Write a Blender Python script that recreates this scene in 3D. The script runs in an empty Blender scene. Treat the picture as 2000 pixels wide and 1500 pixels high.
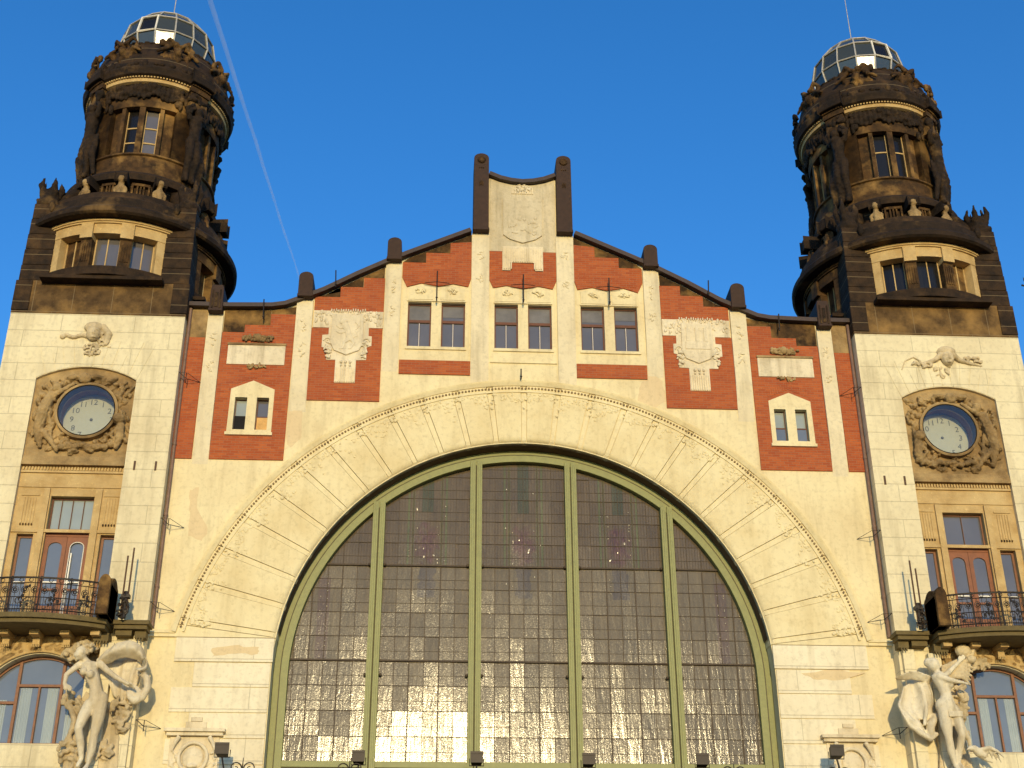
import bpy, bmesh, math, random
from mathutils import Vector, Matrix, noise
from mathutils.geometry import tessellate_polygon
R_ = math.radians; PI = math.pi
random.seed(7)
S = bpy.context.scene
col = S.collection
# ------------------------------------------------------------------ camera
cd = bpy.data.cameras.new('camera'); cam = bpy.data.objects.new('camera', cd); col.objects.link(cam)
cd.sensor_width = 36; cd.lens = 36*2638.09/2000; cd.clip_start = .1; cd.clip_end = 60000
Rv = Vector((0.99842747, -0.05597474, -0.00306864)); Uv = Vector((-0.02293868, -0.45788092, 0.88871755)); Fv = Vector((0.0511508, 0.88724962, 0.45844488))
M = Matrix(((Rv.x, Uv.x, -Fv.x, -2.6584), (Rv.y, Uv.y, -Fv.y, -39.4612), (Rv.z, Uv.z, -Fv.z, 0), (0, 0, 0, 1)))
cam.matrix_world = M; S.camera = cam
# ------------------------------------------------------------------ light
SUN_EL = R_(9.3); SUN_AZ = R_(.9)        # sun stands behind the camera, a little to its right
W = bpy.data.worlds.new('World'); S.world = W; W.use_nodes = True
nt = W.node_tree; bg = nt.nodes['Background']
sky = nt.nodes.new('ShaderNodeTexSky'); sky.sky_type = 'NISHITA'; sky.sun_disc = False
sky.sun_elevation = SUN_EL; sky.sun_rotation = PI - SUN_AZ
sky.altitude = 300; sky.air_density = 1.0; sky.dust_density = .3; sky.ozone_density = 3.0
hs = nt.nodes.new('ShaderNodeHueSaturation'); hs.inputs['Saturation'].default_value = 1.24; hs.inputs['Value'].default_value = 1.27; hs.inputs['Hue'].default_value = .509
nt.links.new(sky.outputs[0], hs.inputs['Color']); nt.links.new(hs.outputs[0], bg.inputs[0]); bg.inputs[1].default_value = .15
sl = bpy.data.lights.new('sun', 'SUN'); sl.energy = 2.05; sl.angle = R_(.5); sl.color = (1, .80, .44)
so = bpy.data.objects.new('sun', sl); col.objects.link(so)
sd = Vector((math.sin(SUN_AZ)*math.cos(SUN_EL), -math.cos(SUN_AZ)*math.cos(SUN_EL), math.sin(SUN_EL)))
so.rotation_euler = sd.to_track_quat('Z', 'Y').to_euler(); so.location = (0, -60, 40)
S.view_settings.view_transform = 'Standard'; S.view_settings.look = 'None'; S.view_settings.gamma = 1
S.view_settings.exposure = 0.55

# ------------------------------------------------------------------ materials
def srgb(*c): return tuple(c)
class NT:
    def __init__(s, name):
        s.m = bpy.data.materials.new(name); s.m.use_nodes = True; s.t = s.m.node_tree
        s.b = s.t.nodes['Principled BSDF']; s.pos = s.n('ShaderNodeNewGeometry').outputs['Position']
    def n(s, ty, **k):
        x = s.t.nodes.new(ty)
        for a, v in k.items(): setattr(x, a, v)
        return x
    def l(s, a, b): s.t.links.new(a, b)
    def mapv(s, sc):
        m = s.n('ShaderNodeVectorMath', operation='MULTIPLY'); s.l(s.pos, m.inputs[0]); m.inputs[1].default_value = sc; return m.outputs[0]
    def noise(s, scale, detail=5, rough=.55, vec=None, dist=0):
        x = s.n('ShaderNodeTexNoise'); x.inputs['Scale'].default_value = scale; x.inputs['Detail'].default_value = detail
        x.inputs['Roughness'].default_value = rough; x.inputs['Distortion'].default_value = dist
        s.l(vec if vec else s.pos, x.inputs['Vector']); return x.outputs['Fac']
    def ramp(s, f, stops):
        r = s.n('ShaderNodeValToRGB'); e = r.color_ramp.elements
        while len(e) < len(stops): e.new(.5)
        for i, (p, c) in enumerate(stops):
            e[i].position = p; e[i].color = (*c, 1) if len(c) == 3 else c
        s.l(f, r.inputs[0]); return r.outputs[0]
    def mix(s, f, a, b, mode='MIX'):
        x = s.n('ShaderNodeMix', data_type='RGBA', blend_type=mode)
        if isinstance(f, (int, float)): x.inputs[0].default_value = f
        else: s.l(f, x.inputs[0])
        for i, v in ((6, a), (7, b)):
            if isinstance(v, tuple): x.inputs[i].default_value = (*v, 1) if len(v) == 3 else v
            else: s.l(v, x.inputs[i])
        return x.outputs[2]
    def math(s, op, a, b=0.):
        x = s.n('ShaderNodeMath', operation=op)
        for i, v in ((0, a), (1, b)):
            if isinstance(v, (int, float)): x.inputs[i].default_value = v
            else: s.l(v, x.inputs[i])
        return x.outputs[0]
    def bump(s, h, strength=.4, dist=.02, prev=None):
        x = s.n('ShaderNodeBump'); x.inputs['Strength'].default_value = strength; x.inputs['Distance'].default_value = dist
        s.l(h, x.inputs['Height'])
        if prev: s.l(prev, x.inputs['Normal'])
        return x.outputs[0]
    def wallvec(s, rot=False):
        sp = s.n('ShaderNodeSeparateXYZ'); s.l(s.pos, sp.inputs[0]); c = s.n('ShaderNodeCombineXYZ')
        s.l(s.math('ADD', sp.outputs[0], sp.outputs[1]), c.inputs[0]); s.l(sp.outputs[2], c.inputs[1]); return c.outputs[0]
    def brick(s, w, h, mort, off=(0, 0), smooth=.1):
        v = s.n('ShaderNodeVectorMath', operation='ADD'); s.l(s.wallvec(), v.inputs[0]); v.inputs[1].default_value = (off[0], off[1], 0)
        b = s.n('ShaderNodeTexBrick'); s.l(v.outputs[0], b.inputs['Vector']); b.inputs['Scale'].default_value = 1
        b.inputs['Brick Width'].default_value = w; b.inputs['Row Height'].default_value = h; b.inputs['Mortar Size'].default_value = mort
        b.inputs['Mortar Smooth'].default_value = smooth; b.inputs['Bias'].default_value = 0
        b.inputs['Color1'].default_value = (0, 0, 0, 1); b.inputs['Color2'].default_value = (1, 1, 1, 1); b.inputs['Mortar'].default_value = (.5, .5, .5, 1)
        return b.outputs['Color'], b.outputs['Fac']
    def done(s, c=None, rough=.9, normal=None, spec=.3, metal=0):
        if c is not None:
            if isinstance(c, tuple): s.b.inputs['Base Color'].default_value = (*c, 1)
            else: s.l(c, s.b.inputs['Base Color'])
        if isinstance(rough, (int, float)): s.b.inputs['Roughness'].default_value = rough
        else: s.l(rough, s.b.inputs['Roughness'])
        s.b.inputs['Specular IOR Level'].default_value = spec; s.b.inputs['Metallic'].default_value = metal
        if normal: s.l(normal, s.b.inputs['Normal'])
        return s.m
def plaster(name, c, stain, joints=None, amt=.5, streak=.5, bumpy=.25):
    t = NT(name)
    n1 = t.noise(.55, 6, .6); n2 = t.noise(7, 8, .7); ns = t.noise(1, 6, .6, t.mapv((3.2, 3.2, .35)))
    cc = t.mix(t.ramp(n1, [(.42, (0, 0, 0)), (.72, (amt,)*3)]), c, stain)
    cc = t.mix(t.ramp(ns, [(.5, (0, 0, 0)), (.74, (streak,)*3)]), cc, tuple(x*.72 for x in stain))
    cc = t.mix(t.ramp(n2, [(.3, (.35,)*3), (.5, (0, 0, 0))]), cc, tuple(x*.6 for x in stain))
    spot = t.noise(2.3, 9, .75)
    cc = t.mix(t.ramp(spot, [(.66, (0, 0, 0)), (.74, (.5,)*3)]), cc, (stain[0]*.62, stain[1]*.55, stain[2]*.5))
    h = t.bump(n2, bumpy, .02)
    if joints:
        w, hh, off = joints
        b, f = t.brick(w, hh, .013, off, .3)
        cc = t.mix(t.math('MULTIPLY', f, .36), t.mix(t.math('MULTIPLY', b, .16), cc, stain), tuple(x*.42 for x in stain))
        h = t.bump(t.math('SUBTRACT', 1., f), .6, .02, h)
    return t.done(cc, .88, h, .25)
M_ = {}
M_['plaster'] = plaster('cream_plaster', (.80, .68, .40), (.64, .50, .27), amt=.7, streak=.5)
M_['pilaster'] = plaster('pilaster_plaster', (.77, .66, .43), (.60, .49, .30), amt=.7, streak=.6, bumpy=.4)
M_['tower'] = plaster('coursed_tower_stone', (.80, .70, .45), (.60, .49, .29), joints=(2.35, .605, (.3, .06)), amt=.65, streak=.6)
M_['ring'] = plaster('arch_stone', (.80, .68, .40), (.66, .51, .25), amt=.75, streak=.35)
M_['band'] = plaster('pale_block_stone', (.84, .75, .53), (.64, .52, .32), joints=(3.6, .735, (.9, -.02)), amt=.5, streak=.4)
M_['rough'] = plaster('roughcast', (.66, .56, .37), (.40, .32, .19), amt=.8, streak=.7, bumpy=.9)
M_['relief'] = plaster('relief_stone', (.78, .67, .46), (.50, .39, .23), amt=.8, streak=.7, bumpy=.5)
M_['statue'] = plaster('statue_stone', (.76, .67, .48), (.50, .38, .21), amt=.8, streak=.8, bumpy=.6)
def brickmat():
    t = NT('red_brick'); b, f = t.brick(.25, .085, .007, smooth=.2)
    n = t.noise(1.1, 6, .65); n2 = t.noise(18, 5, .6); n3 = t.noise(1, 4, .6, t.mapv((2.5, 2.5, 14)))
    c = t.mix(b, (.36, .076, .021), (.49, .128, .036)); c = t.mix(t.ramp(n, [(.35, (0, 0, 0)), (.75, (.7,)*3)]), c, (.33, .075, .032))
    c = t.mix(t.ramp(n3, [(.52, (0, 0, 0)), (.7, (.55,)*3)]), c, (.27, .075, .04))
    c = t.mix(t.ramp(n2, [(.6, (0, 0, 0)), (.8, (.4,)*3)]), c, (.6, .26, .12)); c = t.mix(t.math('MULTIPLY', f, .7), c, (.30, .17, .10))
    return t.done(c, .9, t.bump(t.math('SUBTRACT', 1., f), .5, .01, t.bump(n2, .3, .01)), .2)
M_['brick'] = brickmat()
def soot(name, a, b, gold, lo=.5, hi=.72, joint=True, bumpy=.6, jw=(1.25, .62, (.2, .16))):
    t = NT(name); n = t.noise(.9, 7, .62); n2 = t.noise(9, 8, .7); n3 = t.noise(2.6, 6, .6)
    c = t.mix(t.ramp(n3, [(.35, (0, 0, 0)), (.65, (1, 1, 1))]), a, b)
    c = t.mix(t.ramp(n, [(lo, (0, 0, 0)), (hi, (1, 1, 1))]), c, gold)
    c = t.mix(t.ramp(n2, [(.58, (0, 0, 0)), (.75, (.55,)*3)]), c, tuple(min(1, x*2.6+.015) for x in a))
    h = t.bump(n2, bumpy, .04)
    if joint:
        bb, f = t.brick(jw[0], jw[1], .012, jw[2], .3); c = t.mix(t.math('MULTIPLY', f, .6), c, (.26, .19, .10)); h = t.bump(f, .3, .02, h)
    return t.done(c, .85, h, .25)
M_['soot'] = soot('sooty_sandstone', (.017, .010, .005), (.048, .026, .011), (.13, .07, .024), .55, .8, jw=(60., .62, (.2, .16)))
M_['sootd'] = soot('black_carved_stone', (.013, .008, .004), (.036, .02, .009), (.19, .108, .036), .55, .76, False, .9)
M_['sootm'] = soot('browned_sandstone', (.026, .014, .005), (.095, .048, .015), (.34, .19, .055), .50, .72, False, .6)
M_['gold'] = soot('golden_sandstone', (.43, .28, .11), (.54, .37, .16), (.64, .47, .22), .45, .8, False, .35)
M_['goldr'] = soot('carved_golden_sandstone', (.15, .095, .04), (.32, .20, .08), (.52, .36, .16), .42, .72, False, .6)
M_['plinth'] = soot('plinth_slab', (.06, .033, .012), (.12, .068, .024), (.28, .16, .05), .48, .7, True, .5, (1.28, 1.3, (.62, .98)))
def simple(name, c, rough=.6, metal=0, spec=.4, var=.25, sc=6):
    t = NT(name); n = t.noise(sc, 6, .65)
    cc = t.mix(t.ramp(n, [(.3, (0, 0, 0)), (.75, (1, 1, 1))]), tuple(x*(1-var) for x in c), tuple(min(1, x*(1+var)) for x in c))
    return t.done(cc, rough, t.bump(n, .15, .01), spec, metal)
M_['jewel'] = simple('cloudy_glass_jewel', (.42, .36, .26), .2)
M_['patch'] = plaster('old_bare_render', (.72, .56, .32), (.62, .46, .26), amt=.5, streak=.3)
M_['bead'] = simple('dirty_bead_stone', (.36, .25, .12), .9)
M_['blind'] = simple('grey_blind_behind_glass', (.16, .145, .13), .25, sc=2)
M_['reliefd'] = plaster('weathered_relief', (.66, .53, .32), (.34, .25, .13), amt=.9, streak=.8, bumpy=.6)
M_['soffit'] = simple('soot_and_shade_soffit', (.13, .07, .03), .9)  # dark brown holds both dirt and the shade under the arch
M_['coping'] = simple('brown_sheet_coping', (.045, .024, .017), .55)
M_['cap'] = simple('dark_cap_stone', (.045, .022, .012), .8)
M_['green'] = simple('olive_green_paint', (.235, .235, .075), .5, var=.12)
M_['greend'] = simple('dark_olive_groove', (.10, .085, .035), .7)
M_['wood'] = simple('brown_window_wood', (.13, .042, .016), .6)
M_['doorwood'] = simple('orange_door_wood', (.23, .07, .018), .5, sc=3)
M_['doorframe'] = simple('varnished_window_wood', (.22, .085, .03), .5)
M_['white'] = simple('white_paint', (.8, .74, .62), .5, var=.08)
M_['iron'] = simple('black_wrought_iron', (.025, .017, .012), .5, .3)
M_['balc'] = simple('mossy_balcony_stone', (.14, .10, .035), .8)
M_['rust'] = simple('rusty_iron', (.10, .05, .025), .7)
M_['lead'] = simple('lead_came', (.075, .05, .028), .7)
M_['domemetal'] = simple('weathered_dome_metal', (.52, .47, .38), .45, .2)
M_['lamp'] = simple('dark_lamp_housing', (.02, .011, .007), .6)
M_['pipe'] = simple('downpipe_metal', (.20, .12, .085), .6)
M_['board'] = simple('yellow_board', (.62, .36, .12), .8)
M_['black'] = simple('dark_interior', (.012, .01, .009), .9)
M_['drum'] = simple('grey_dial_well', (.22, .11, .035), .8)
M_['dial'] = simple('pale_dial', (.42, .42, .28), .6, var=.05)
M_['ink'] = simple('dial_numeral_paint', (.13, .13, .09), .7)
M_['curtain'] = simple('white_curtain', (.62, .63, .55), .8, sc=8)
def glass(name, c, rough=.04, spec=.9, amp=.12, sc=1.3):
    t = NT(name); n = t.noise(sc, 3, .5); n2 = t.noise(.8, 3, .5)
    cc = t.mix(n2, tuple(x*.7 for x in c), tuple(x*1.3 for x in c))
    return t.done(cc, rough, t.bump(n, amp, .05), spec)
M_['glass'] = glass('window_glass', (.12, .108, .10))
M_['glassb'] = glass('blue_window_glass', (.14, .155, .18))
M_['glassk'] = glass('black_window_glass', (.012, .011, .010), .2, .3)
M_['glassd'] = glass('dome_glass', (.045, .048, .034), .14, .8, .1, 2)
M_['glassc'] = glass('curtained_glass', (.30, .33, .30), .06, .8)
def stained():
    t = NT('leaded_stained_glass')
    a = t.n('ShaderNodeVertexColor', layer_name='col').outputs[0]
    n = t.noise(1, 5, .6, t.mapv((9, 9, 1.3)), .4); n2 = t.noise(22, 4, .6)
    c = t.mix(t.ramp(n, [(.35, (0, 0, 0)), (.7, (.5,)*3)]), a, t.mix(1., a, (1.7, 1.65, 1.5), 'MULTIPLY'))
    r = t.ramp(n2, [(.3, (.09,)*3), (.8, (.19,)*3)])
    return t.done(c, r, t.bump(n2, .2, .008, t.bump(n, .42, .02)), .36)
M_['stained'] = stained()
t = NT('clock_cover_glass')
tr = t.n('ShaderNodeBsdfTransparent'); gl = t.n('ShaderNodeBsdfGlossy'); gl.inputs['Roughness'].default_value = .08; mx = t.n('ShaderNodeMixShader'); mx.inputs[0].default_value = .05
t.l(tr.outputs[0], mx.inputs[1]); t.l(gl.outputs[0], mx.inputs[2]); t.l(mx.outputs[0], t.t.nodes['Material Output'].inputs[0]); M_['cover'] = t.m
t = NT('contrail_vapour'); t.t.nodes.remove(t.b); pv = t.n('ShaderNodeVolumePrincipled'); pv.inputs['Density'].default_value = .005; pv.inputs['Color'].default_value = (1, 1, 1, 1)
t.l(pv.outputs[0], t.t.nodes['Material Output'].inputs[1]); M_['vapour'] = t.m
t = NT('paving'); b, f = t.brick(.6, .6, .02); n = t.noise(2, 6, .6)
M_['paving'] = t.done(t.mix(n, (.08, .075, .07), (.14, .13, .115)), .9)

# ------------------------------------------------------------------ mesh helpers
MIR = 1
SPLIT = {'corner_block', 'mullion', 'slot_plate', 'end_slab', 'bracket', 'sill_band', 'mullion_gap', 'corner_pilaster', 'string_course', 'iron_crest', 'fluted_drop', 'joint_rib', 'arch_voussoir', 'voussoir', 'trim', 'rosette', 'capital', 'window_surround', 'bead_drop'}
class MB:
    def __init__(s): s.v = []; s.f = []; s.c = None
    def add(s, vs, fs):
        o = len(s.v); s.v += [tuple(v) for v in vs]; s.f += [tuple(i+o for i in f) for f in fs]; return s
    def box(s, x0, x1, y0, y1, z0, z1):
        return s.add([(x0,y0,z0),(x1,y0,z0),(x1,y1,z0),(x0,y1,z0),(x0,y0,z1),(x1,y0,z1),(x1,y1,z1),(x0,y1,z1)],
              [(0,3,2,1),(4,5,6,7),(0,1,5,4),(1,2,6,5),(2,3,7,6),(3,0,4,7)])
    def poly(s, pts, y0, y1, holes=(), back=True):
        def area(l): return sum(l[i][0]*l[(i+1) % len(l)][1]-l[(i+1) % len(l)][0]*l[i][1] for i in range(len(l)))
        pts = list(pts)
        if area(pts) < 0: pts = pts[::-1]
        hs = []
        for h in holes:
            h = list(h)
            if area(h) > 0: h = h[::-1]
            hs.append(h)
        loops = [pts]+hs
        tri = tessellate_polygon([[Vector((x, z, 0)) for x, z in l] for l in loops])
        flat = [q for l in loops for q in l]; n = len(flat)
        vs = [(x, y0, z) for x, z in flat]+[(x, y1, z) for x, z in flat]; fs = []
        for a, b, c in tri:
            A, B, C_ = flat[a], flat[b], flat[c]
            if (B[0]-A[0])*(C_[1]-A[1])-(B[1]-A[1])*(C_[0]-A[0]) < 0: b, c = c, b
            fs.append((a, b, c))                       # seen from -y
            if back: fs.append((a+n, c+n, b+n))
        o = 0
        for l in loops:
            k = len(l)
            for i in range(k):
                j = (i+1) % k; fs.append((o+j, o+i, o+i+n, o+j+n))
            o += k
        return s.add(vs, fs)
    def lathe(s, prof, c, n=64, a0=0., a1=2*PI, closed=False, caps=False):
        full = abs(a1-a0-2*PI) < 1e-6; k = n if full else n+1; m = len(prof); vs = []; fs = []
        for i in range(k):
            a = a0+(a1-a0)*i/n
            for r, z in prof: vs.append((c[0]+r*math.sin(a), c[1]-r*math.cos(a), z))
        for i in range(n):
            i2 = (i+1) % k
            for j in range(m if closed else m-1):
                j2 = (j+1) % m; fs.append((i*m+j, i2*m+j, i2*m+j2, i*m+j2))
        if not full and caps:
            fs.append(tuple(range(m))[::-1]); fs.append(tuple((k-1)*m+j for j in range(m)))
        return s.add(vs, fs)
    def arc(s, r0, r1, z0, z1, a0, a1, c, n=8):      # solid piece of a ring, degrees, r0 outer
        return s.lathe([(r0, z0), (r0, z1), (r1, z1), (r1, z0)], c, n, R_(a0), R_(a1), True, not abs(a1-a0-360) < 1e-6)
    def tube(s, pts, r, n=8, caps=True):
        pts = [Vector(q) for q in pts]; k = len(pts); rr = r if isinstance(r, (list, tuple)) else [r]*k; vs = []; fs = []
        prev = None
        for i, q in enumerate(pts):
            d = (pts[min(i+1, k-1)]-pts[max(i-1, 0)]); d = d.normalized() if d.length > 0 else Vector((0, 0, 1))
            u = (prev-d*prev.dot(d)) if prev else d.orthogonal()
            if u.length < 1e-4: u = d.orthogonal()
            u.normalize(); prev = u; w = d.cross(u)
            for j in range(n):
                a = 2*PI*j/n; vs.append(q+(u*math.cos(a)+w*math.sin(a))*rr[i])
        for i in range(k-1):
            for j in range(n):
                j2 = (j+1) % n; fs.append((i*n+j, i*n+j2, (i+1)*n+j2, (i+1)*n+j))
        if caps: fs.append(tuple(range(n))[::-1]); fs.append(tuple((k-1)*n+j for j in range(n)))
        return s.add(vs, fs)
    def ball(s, c, r, seg=10, ring=7, rot=None):
        if isinstance(r, (int, float)): r = (r, r, r)
        c = Vector(c); vs = []; fs = []
        m = rot if rot is not None else Matrix.Identity(3)
        vs.append(c+m@Vector((0, 0, r[2])))
        for i in range(1, ring):
            t_ = PI*i/ring
            for j in range(seg):
                a = 2*PI*j/seg; vs.append(c+m@Vector((r[0]*math.sin(t_)*math.cos(a), r[1]*math.sin(t_)*math.sin(a), r[2]*math.cos(t_))))
        vs.append(c+m@Vector((0, 0, -r[2])))
        for j in range(seg): fs.append((0, 1+j, 1+(j+1) % seg))
        for i in range(ring-2):
            for j in range(seg):
                j2 = (j+1) % seg; fs.append((1+i*seg+j, 1+(i+1)*seg+j, 1+(i+1)*seg+j2, 1+i*seg+j2))
        e = len(vs)-1; b = 1+(ring-2)*seg
        for j in range(seg): fs.append((e, b+(j+1) % seg, b+j))
        return s.add(vs, fs)
    def limb(s, pts, rad):                          # smooth capsule chain for fused carving
        pts = [Vector(q) for q in pts]
        P = []; Rr = []
        for i in range(len(pts)-1):
            for k in range(5):
                f = k/5; P.append(pts[i].lerp(pts[i+1], f)); Rr.append(rad[i]+(rad[i+1]-rad[i])*f)
        P.append(pts[-1]); Rr.append(rad[-1]); s.tube(P, Rr, 10)
        s.ball(P[0], Rr[0]*.99); s.ball(P[-1], Rr[-1]*.99)
        for q, r in zip(pts[1:-1], rad[1:-1]): s.ball(q, r*.99)
        return s
    def mesh(s, name, loc=(0, 0, 0)):
        me = bpy.data.meshes.new(name); vs = s.v; fs = s.f
        if MIR < 0: vs = [(-x, y, z) for x, y, z in vs]; fs = [f[::-1] for f in fs]
        me.from_pydata([(x-loc[0], y-loc[1], z-loc[2]) for x, y, z in vs], [], fs); me.update(); return me
    def pieces(s, tol=.015):
        par = list(range(len(s.v)))
        def find(i):
            while par[i] != i: par[i] = par[par[i]]; i = par[i]
            return i
        for f in s.f:
            r = find(f[0])
            for k in f[1:]: par[find(k)] = r
        g = {}
        for f in s.f: g.setdefault(find(f[0]), []).append(f)
        L = []
        for fs in g.values():
            ids = {k for f in fs for k in f}; P = [s.v[k] for k in ids]
            L.append([[min(p[a] for p in P) for a in range(3)], [max(p[a] for p in P) for a in range(3)], fs])
        ch = True
        while ch:
            ch = False
            for i in range(len(L)):
                for j in range(len(L)-1, i, -1):
                    A, B = L[i], L[j]
                    if all(A[0][a] <= B[1][a]+tol and B[0][a] <= A[1][a]+tol for a in range(3)):
                        A[0] = [min(x) for x in zip(A[0], B[0])]; A[1] = [max(x) for x in zip(A[1], B[1])]; A[2] = A[2]+B[2]; del L[j]; ch = True
        out = []
        for _, _, fs in L:
            m = MB(); mp = {}
            for f in fs:
                for k in f:
                    if k not in mp: mp[k] = len(m.v); m.v.append(s.v[k])
                m.f.append(tuple(mp[k] for k in f))
            out.append(m)
        return out
    def build(s, name, mat, parent=None, smooth=False, label=None, kind=None, bevel=0, wn=True):
        if name in SPLIT:
            r = None
            for m in s.pieces(-1 if name in ('arch_voussoir', 'joint_rib') else .015):
                r = m.build1(name, mat, parent, smooth, label, kind, bevel)
            return r
        return s.build1(name, mat, parent, smooth, label, kind, bevel)
    def build1(s, name, mat, parent=None, smooth=False, label=None, kind=None, bevel=0):
        loc = wloc(parent) if parent else (0, 0, 0)
        me = s.mesh(name, loc); me.materials.append(M_[mat]); o = bpy.data.objects.new(name, me); col.objects.link(o)
        if parent: o.parent = parent; o.location = (0, 0, 0)
        if smooth:
            me.polygons.foreach_set('use_smooth', [True]*len(me.polygons))
            if smooth != 'all': me.set_sharp_from_angle(angle=R_(35))
        if bevel:
            b = o.modifiers.new('bevel', 'BEVEL'); b.width = bevel; b.segments = 2; b.limit_method = 'ANGLE'
        if label: o['label'] = label
        if kind: o['kind'] = kind
        return o
    def carve(s, name, mat, parent=None, voxel=.03, sm=2, disp=0., dscale=.15, label=None, flip=True):
        """fuse all solids into one carved surface"""
        global MIR
        loc = wloc(parent) if parent else (0, 0, 0)
        mm = MIR
        if not flip: MIR = 1
        me = s.mesh(name, loc); MIR = mm
        o = bpy.data.objects.new(name, me); col.objects.link(o)
        r = o.modifiers.new('r', 'REMESH'); r.mode = 'VOXEL'; r.voxel_size = voxel
        if sm: q = o.modifiers.new('s', 'SMOOTH'); q.iterations = sm; q.factor = .5
        if disp:
            tx = bpy.data.textures.get('clouds%g' % dscale)
            if not tx: tx = bpy.data.textures.new('clouds%g' % dscale, 'CLOUDS'); tx.noise_scale = dscale
            q = o.modifiers.new('d', 'DISPLACE'); q.texture = tx; q.strength = disp; q.mid_level = .5
        dg = bpy.context.evaluated_depsgraph_get(); m2 = bpy.data.meshes.new_from_object(o.evaluated_get(dg)); m2.name = name
        m2.polygons.foreach_set('use_smooth', [True]*len(m2.polygons)); m2.materials.clear(); m2.materials.append(M_[mat])
        bpy.data.objects.remove(o); bpy.data.meshes.remove(me)
        o = bpy.data.objects.new(name, m2); col.objects.link(o)
        if parent: o.parent = parent
        if label: o['label'] = label
        return o
WL = {}
def wloc(o):
    return WL.get(o.name, (0, 0, 0))
def thing(name, loc, label, cat, group=None):
    o = bpy.data.objects.new(name, None); col.objects.link(o)
    l = (loc[0]*MIR, loc[1], loc[2]); o.location = l; o.empty_display_size = .5; WL[o.name] = l
    o['label'] = label; o['category'] = cat
    if group: o['group'] = group
    return o
def part(o, parent): WL[o.name] = wloc(parent); return o          # a part that will parent sub-parts
def tag(o, label, cat, group=None):
    o['label'] = label; o['category'] = cat
    if group: o['group'] = group
    return o
rnd = random.uniform
def leafcluster(b, c, rx, rz, n, size=.1, y=.05, tall=1.6):
    for i in range(n):
        a = rnd(0, 2*PI); q = math.sqrt(rnd(0, 1)); an = rnd(0, PI)
        b.ball((c[0]+rx*q*math.cos(a), c[1]-rnd(0, y), c[2]+rz*q*math.sin(a)), (size*rnd(.5, .9), size*rnd(.4, .8), size*tall*rnd(.6, 1.1)), 7, 5, Matrix.Rotation(an, 3, 'Y'))
def scroll(b, c, r, turns=1.6, y=0, rad=.03, sx=1, a0=0, plane='xz', n=26):
    P = []
    for i in range(n+1):
        f = i/n; a = a0+f*turns*2*PI; q = r*(1-.82*f); P.append((c[0]+sx*q*math.cos(a), c[1], c[2]+q*math.sin(a)))
    b.tube(P, [rad*(1-.4*i/n) for i in range(n+1)], 6)

# ------------------------------------------------------------------ setting: ground
g = MB().add([(-3000, -3000, -1.6), (3000, -3000, -1.6), (3000, 3000, -1.6), (-3000, 3000, -1.6)], [(0, 1, 2, 3)]).build('ground', 'paving'); g['kind'] = 'structure'
# ------------------------------------------------------------------ sky: contrail
def trail():
    A = Vector((-2061, 8827, 8200)); B = Vector((-1675, 13325, 8200))
    b = MB(); d = (A-B); P = [B+d*f for f in (0, .2, .5, 1, 1.6)]
    P = []; Rr = []
    for i in range(41):
        f = 1.6*i/40; P.append(B+d*f+Vector((noise.noise((f*6, 0, 0))*9, 0, noise.noise((f*6, 7, 0))*9))); Rr.append(11+13*f+5*noise.noise((f*17, 3, 0)))
    b.tube(P, Rr, 12); o = b.build('contrail', 'vapour', smooth='all'); tag(o, 'thin white condensation trail crossing the blue sky right of the left dome', 'contrail'); return o
trail()

# ================================================================== STATION HALL
C1 = 10.75; RI = 7.5; C2 = 9.67; RO = 10.74
hall = thing('station_hall', (0, 2, -1.6), 'cream and red brick station hall front with a great glazed arch between two towers', 'station building')
def mx(pts): return [(-x, z) for x, z in pts][::-1]
roofR = [(0, 28.34), (.4, 28.38), (.8, 28.48), (1.2, 28.66), (1.22, 26.2), (1.78, 26.2), (3.9, 25.2), (4.6, 24.85), (5.6, 24.3), (6.67, 23.65), (7.36, 23.32), (7.95, 23.05), (8.4, 22.97), (9.8, 22.93), (11.2, 22.93)]
arch = [(RI, -1.5)]+[(RI*math.cos(R_(a)), C1+RI*math.sin(R_(a))) for a in range(0, 181, 3)]+[(-RI, -1.5)]
outline = [(11.2, -1.6)]+roofR[::-1]+mx(roofR)[::1][:-1]
outline = [(11.2, -1.6)]+roofR[::-1]+[(-x, z) for x, z in roofR[1:]]+[(-11.2, -1.6)]
# door-like notch for the arch: outline runs round the opening
outline = outline+[(-RI, -1.6)]+[(-RI, C1)]+[(RI*math.cos(R_(a)), C1+RI*math.sin(R_(a))) for a in range(177, 2, -3)]+[(RI, C1), (RI, -1.6)]
WX = [(-3.89, -3.10), (-2.76, -1.96), (-.97, -.17), (.17, .97), (1.96, 2.76), (3.10, 3.89)]
SW = [(-9.34, -8.95), (-8.64, -8.25), (8.25, 8.64), (8.95, 9.34)]
def rect(x0, x1, z0, z1): return [(x0, z0), (x1, z0), (x1, z1), (x0, z1)]
b = MB(); b.poly(outline, 0, .9, [rect(a, c, 21.72, 23.43) for a, c in WX]+[rect(a, c, 18.5, 19.65) for a, c in SW])
wall = part(b.build('wall', 'plaster', hall), hall)
# jamb courses beside the arch, slightly proud
zt = 11.685
for s in (-1, 1):
    b = MB()
    for k in range(14):
        z1 = zt-.74*k; z0 = z1-.72
        if z1 < -1: break
        xi = 7.5 if z1 < 10.75 else math.sqrt(max(0, 7.5**2-(z1-10.75)**2))+.0
        xo = 10.35 if k % 2 == 0 else 9.75
        x = [xi+.03, xo]; b.box(min(s*x[0], s*x[1]), max(s*x[0], s*x[1]), -.06 if k == 0 else -.035, .05, z0, z1)
    b.build('block_course', 'band', hall, bevel=.012)
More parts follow.
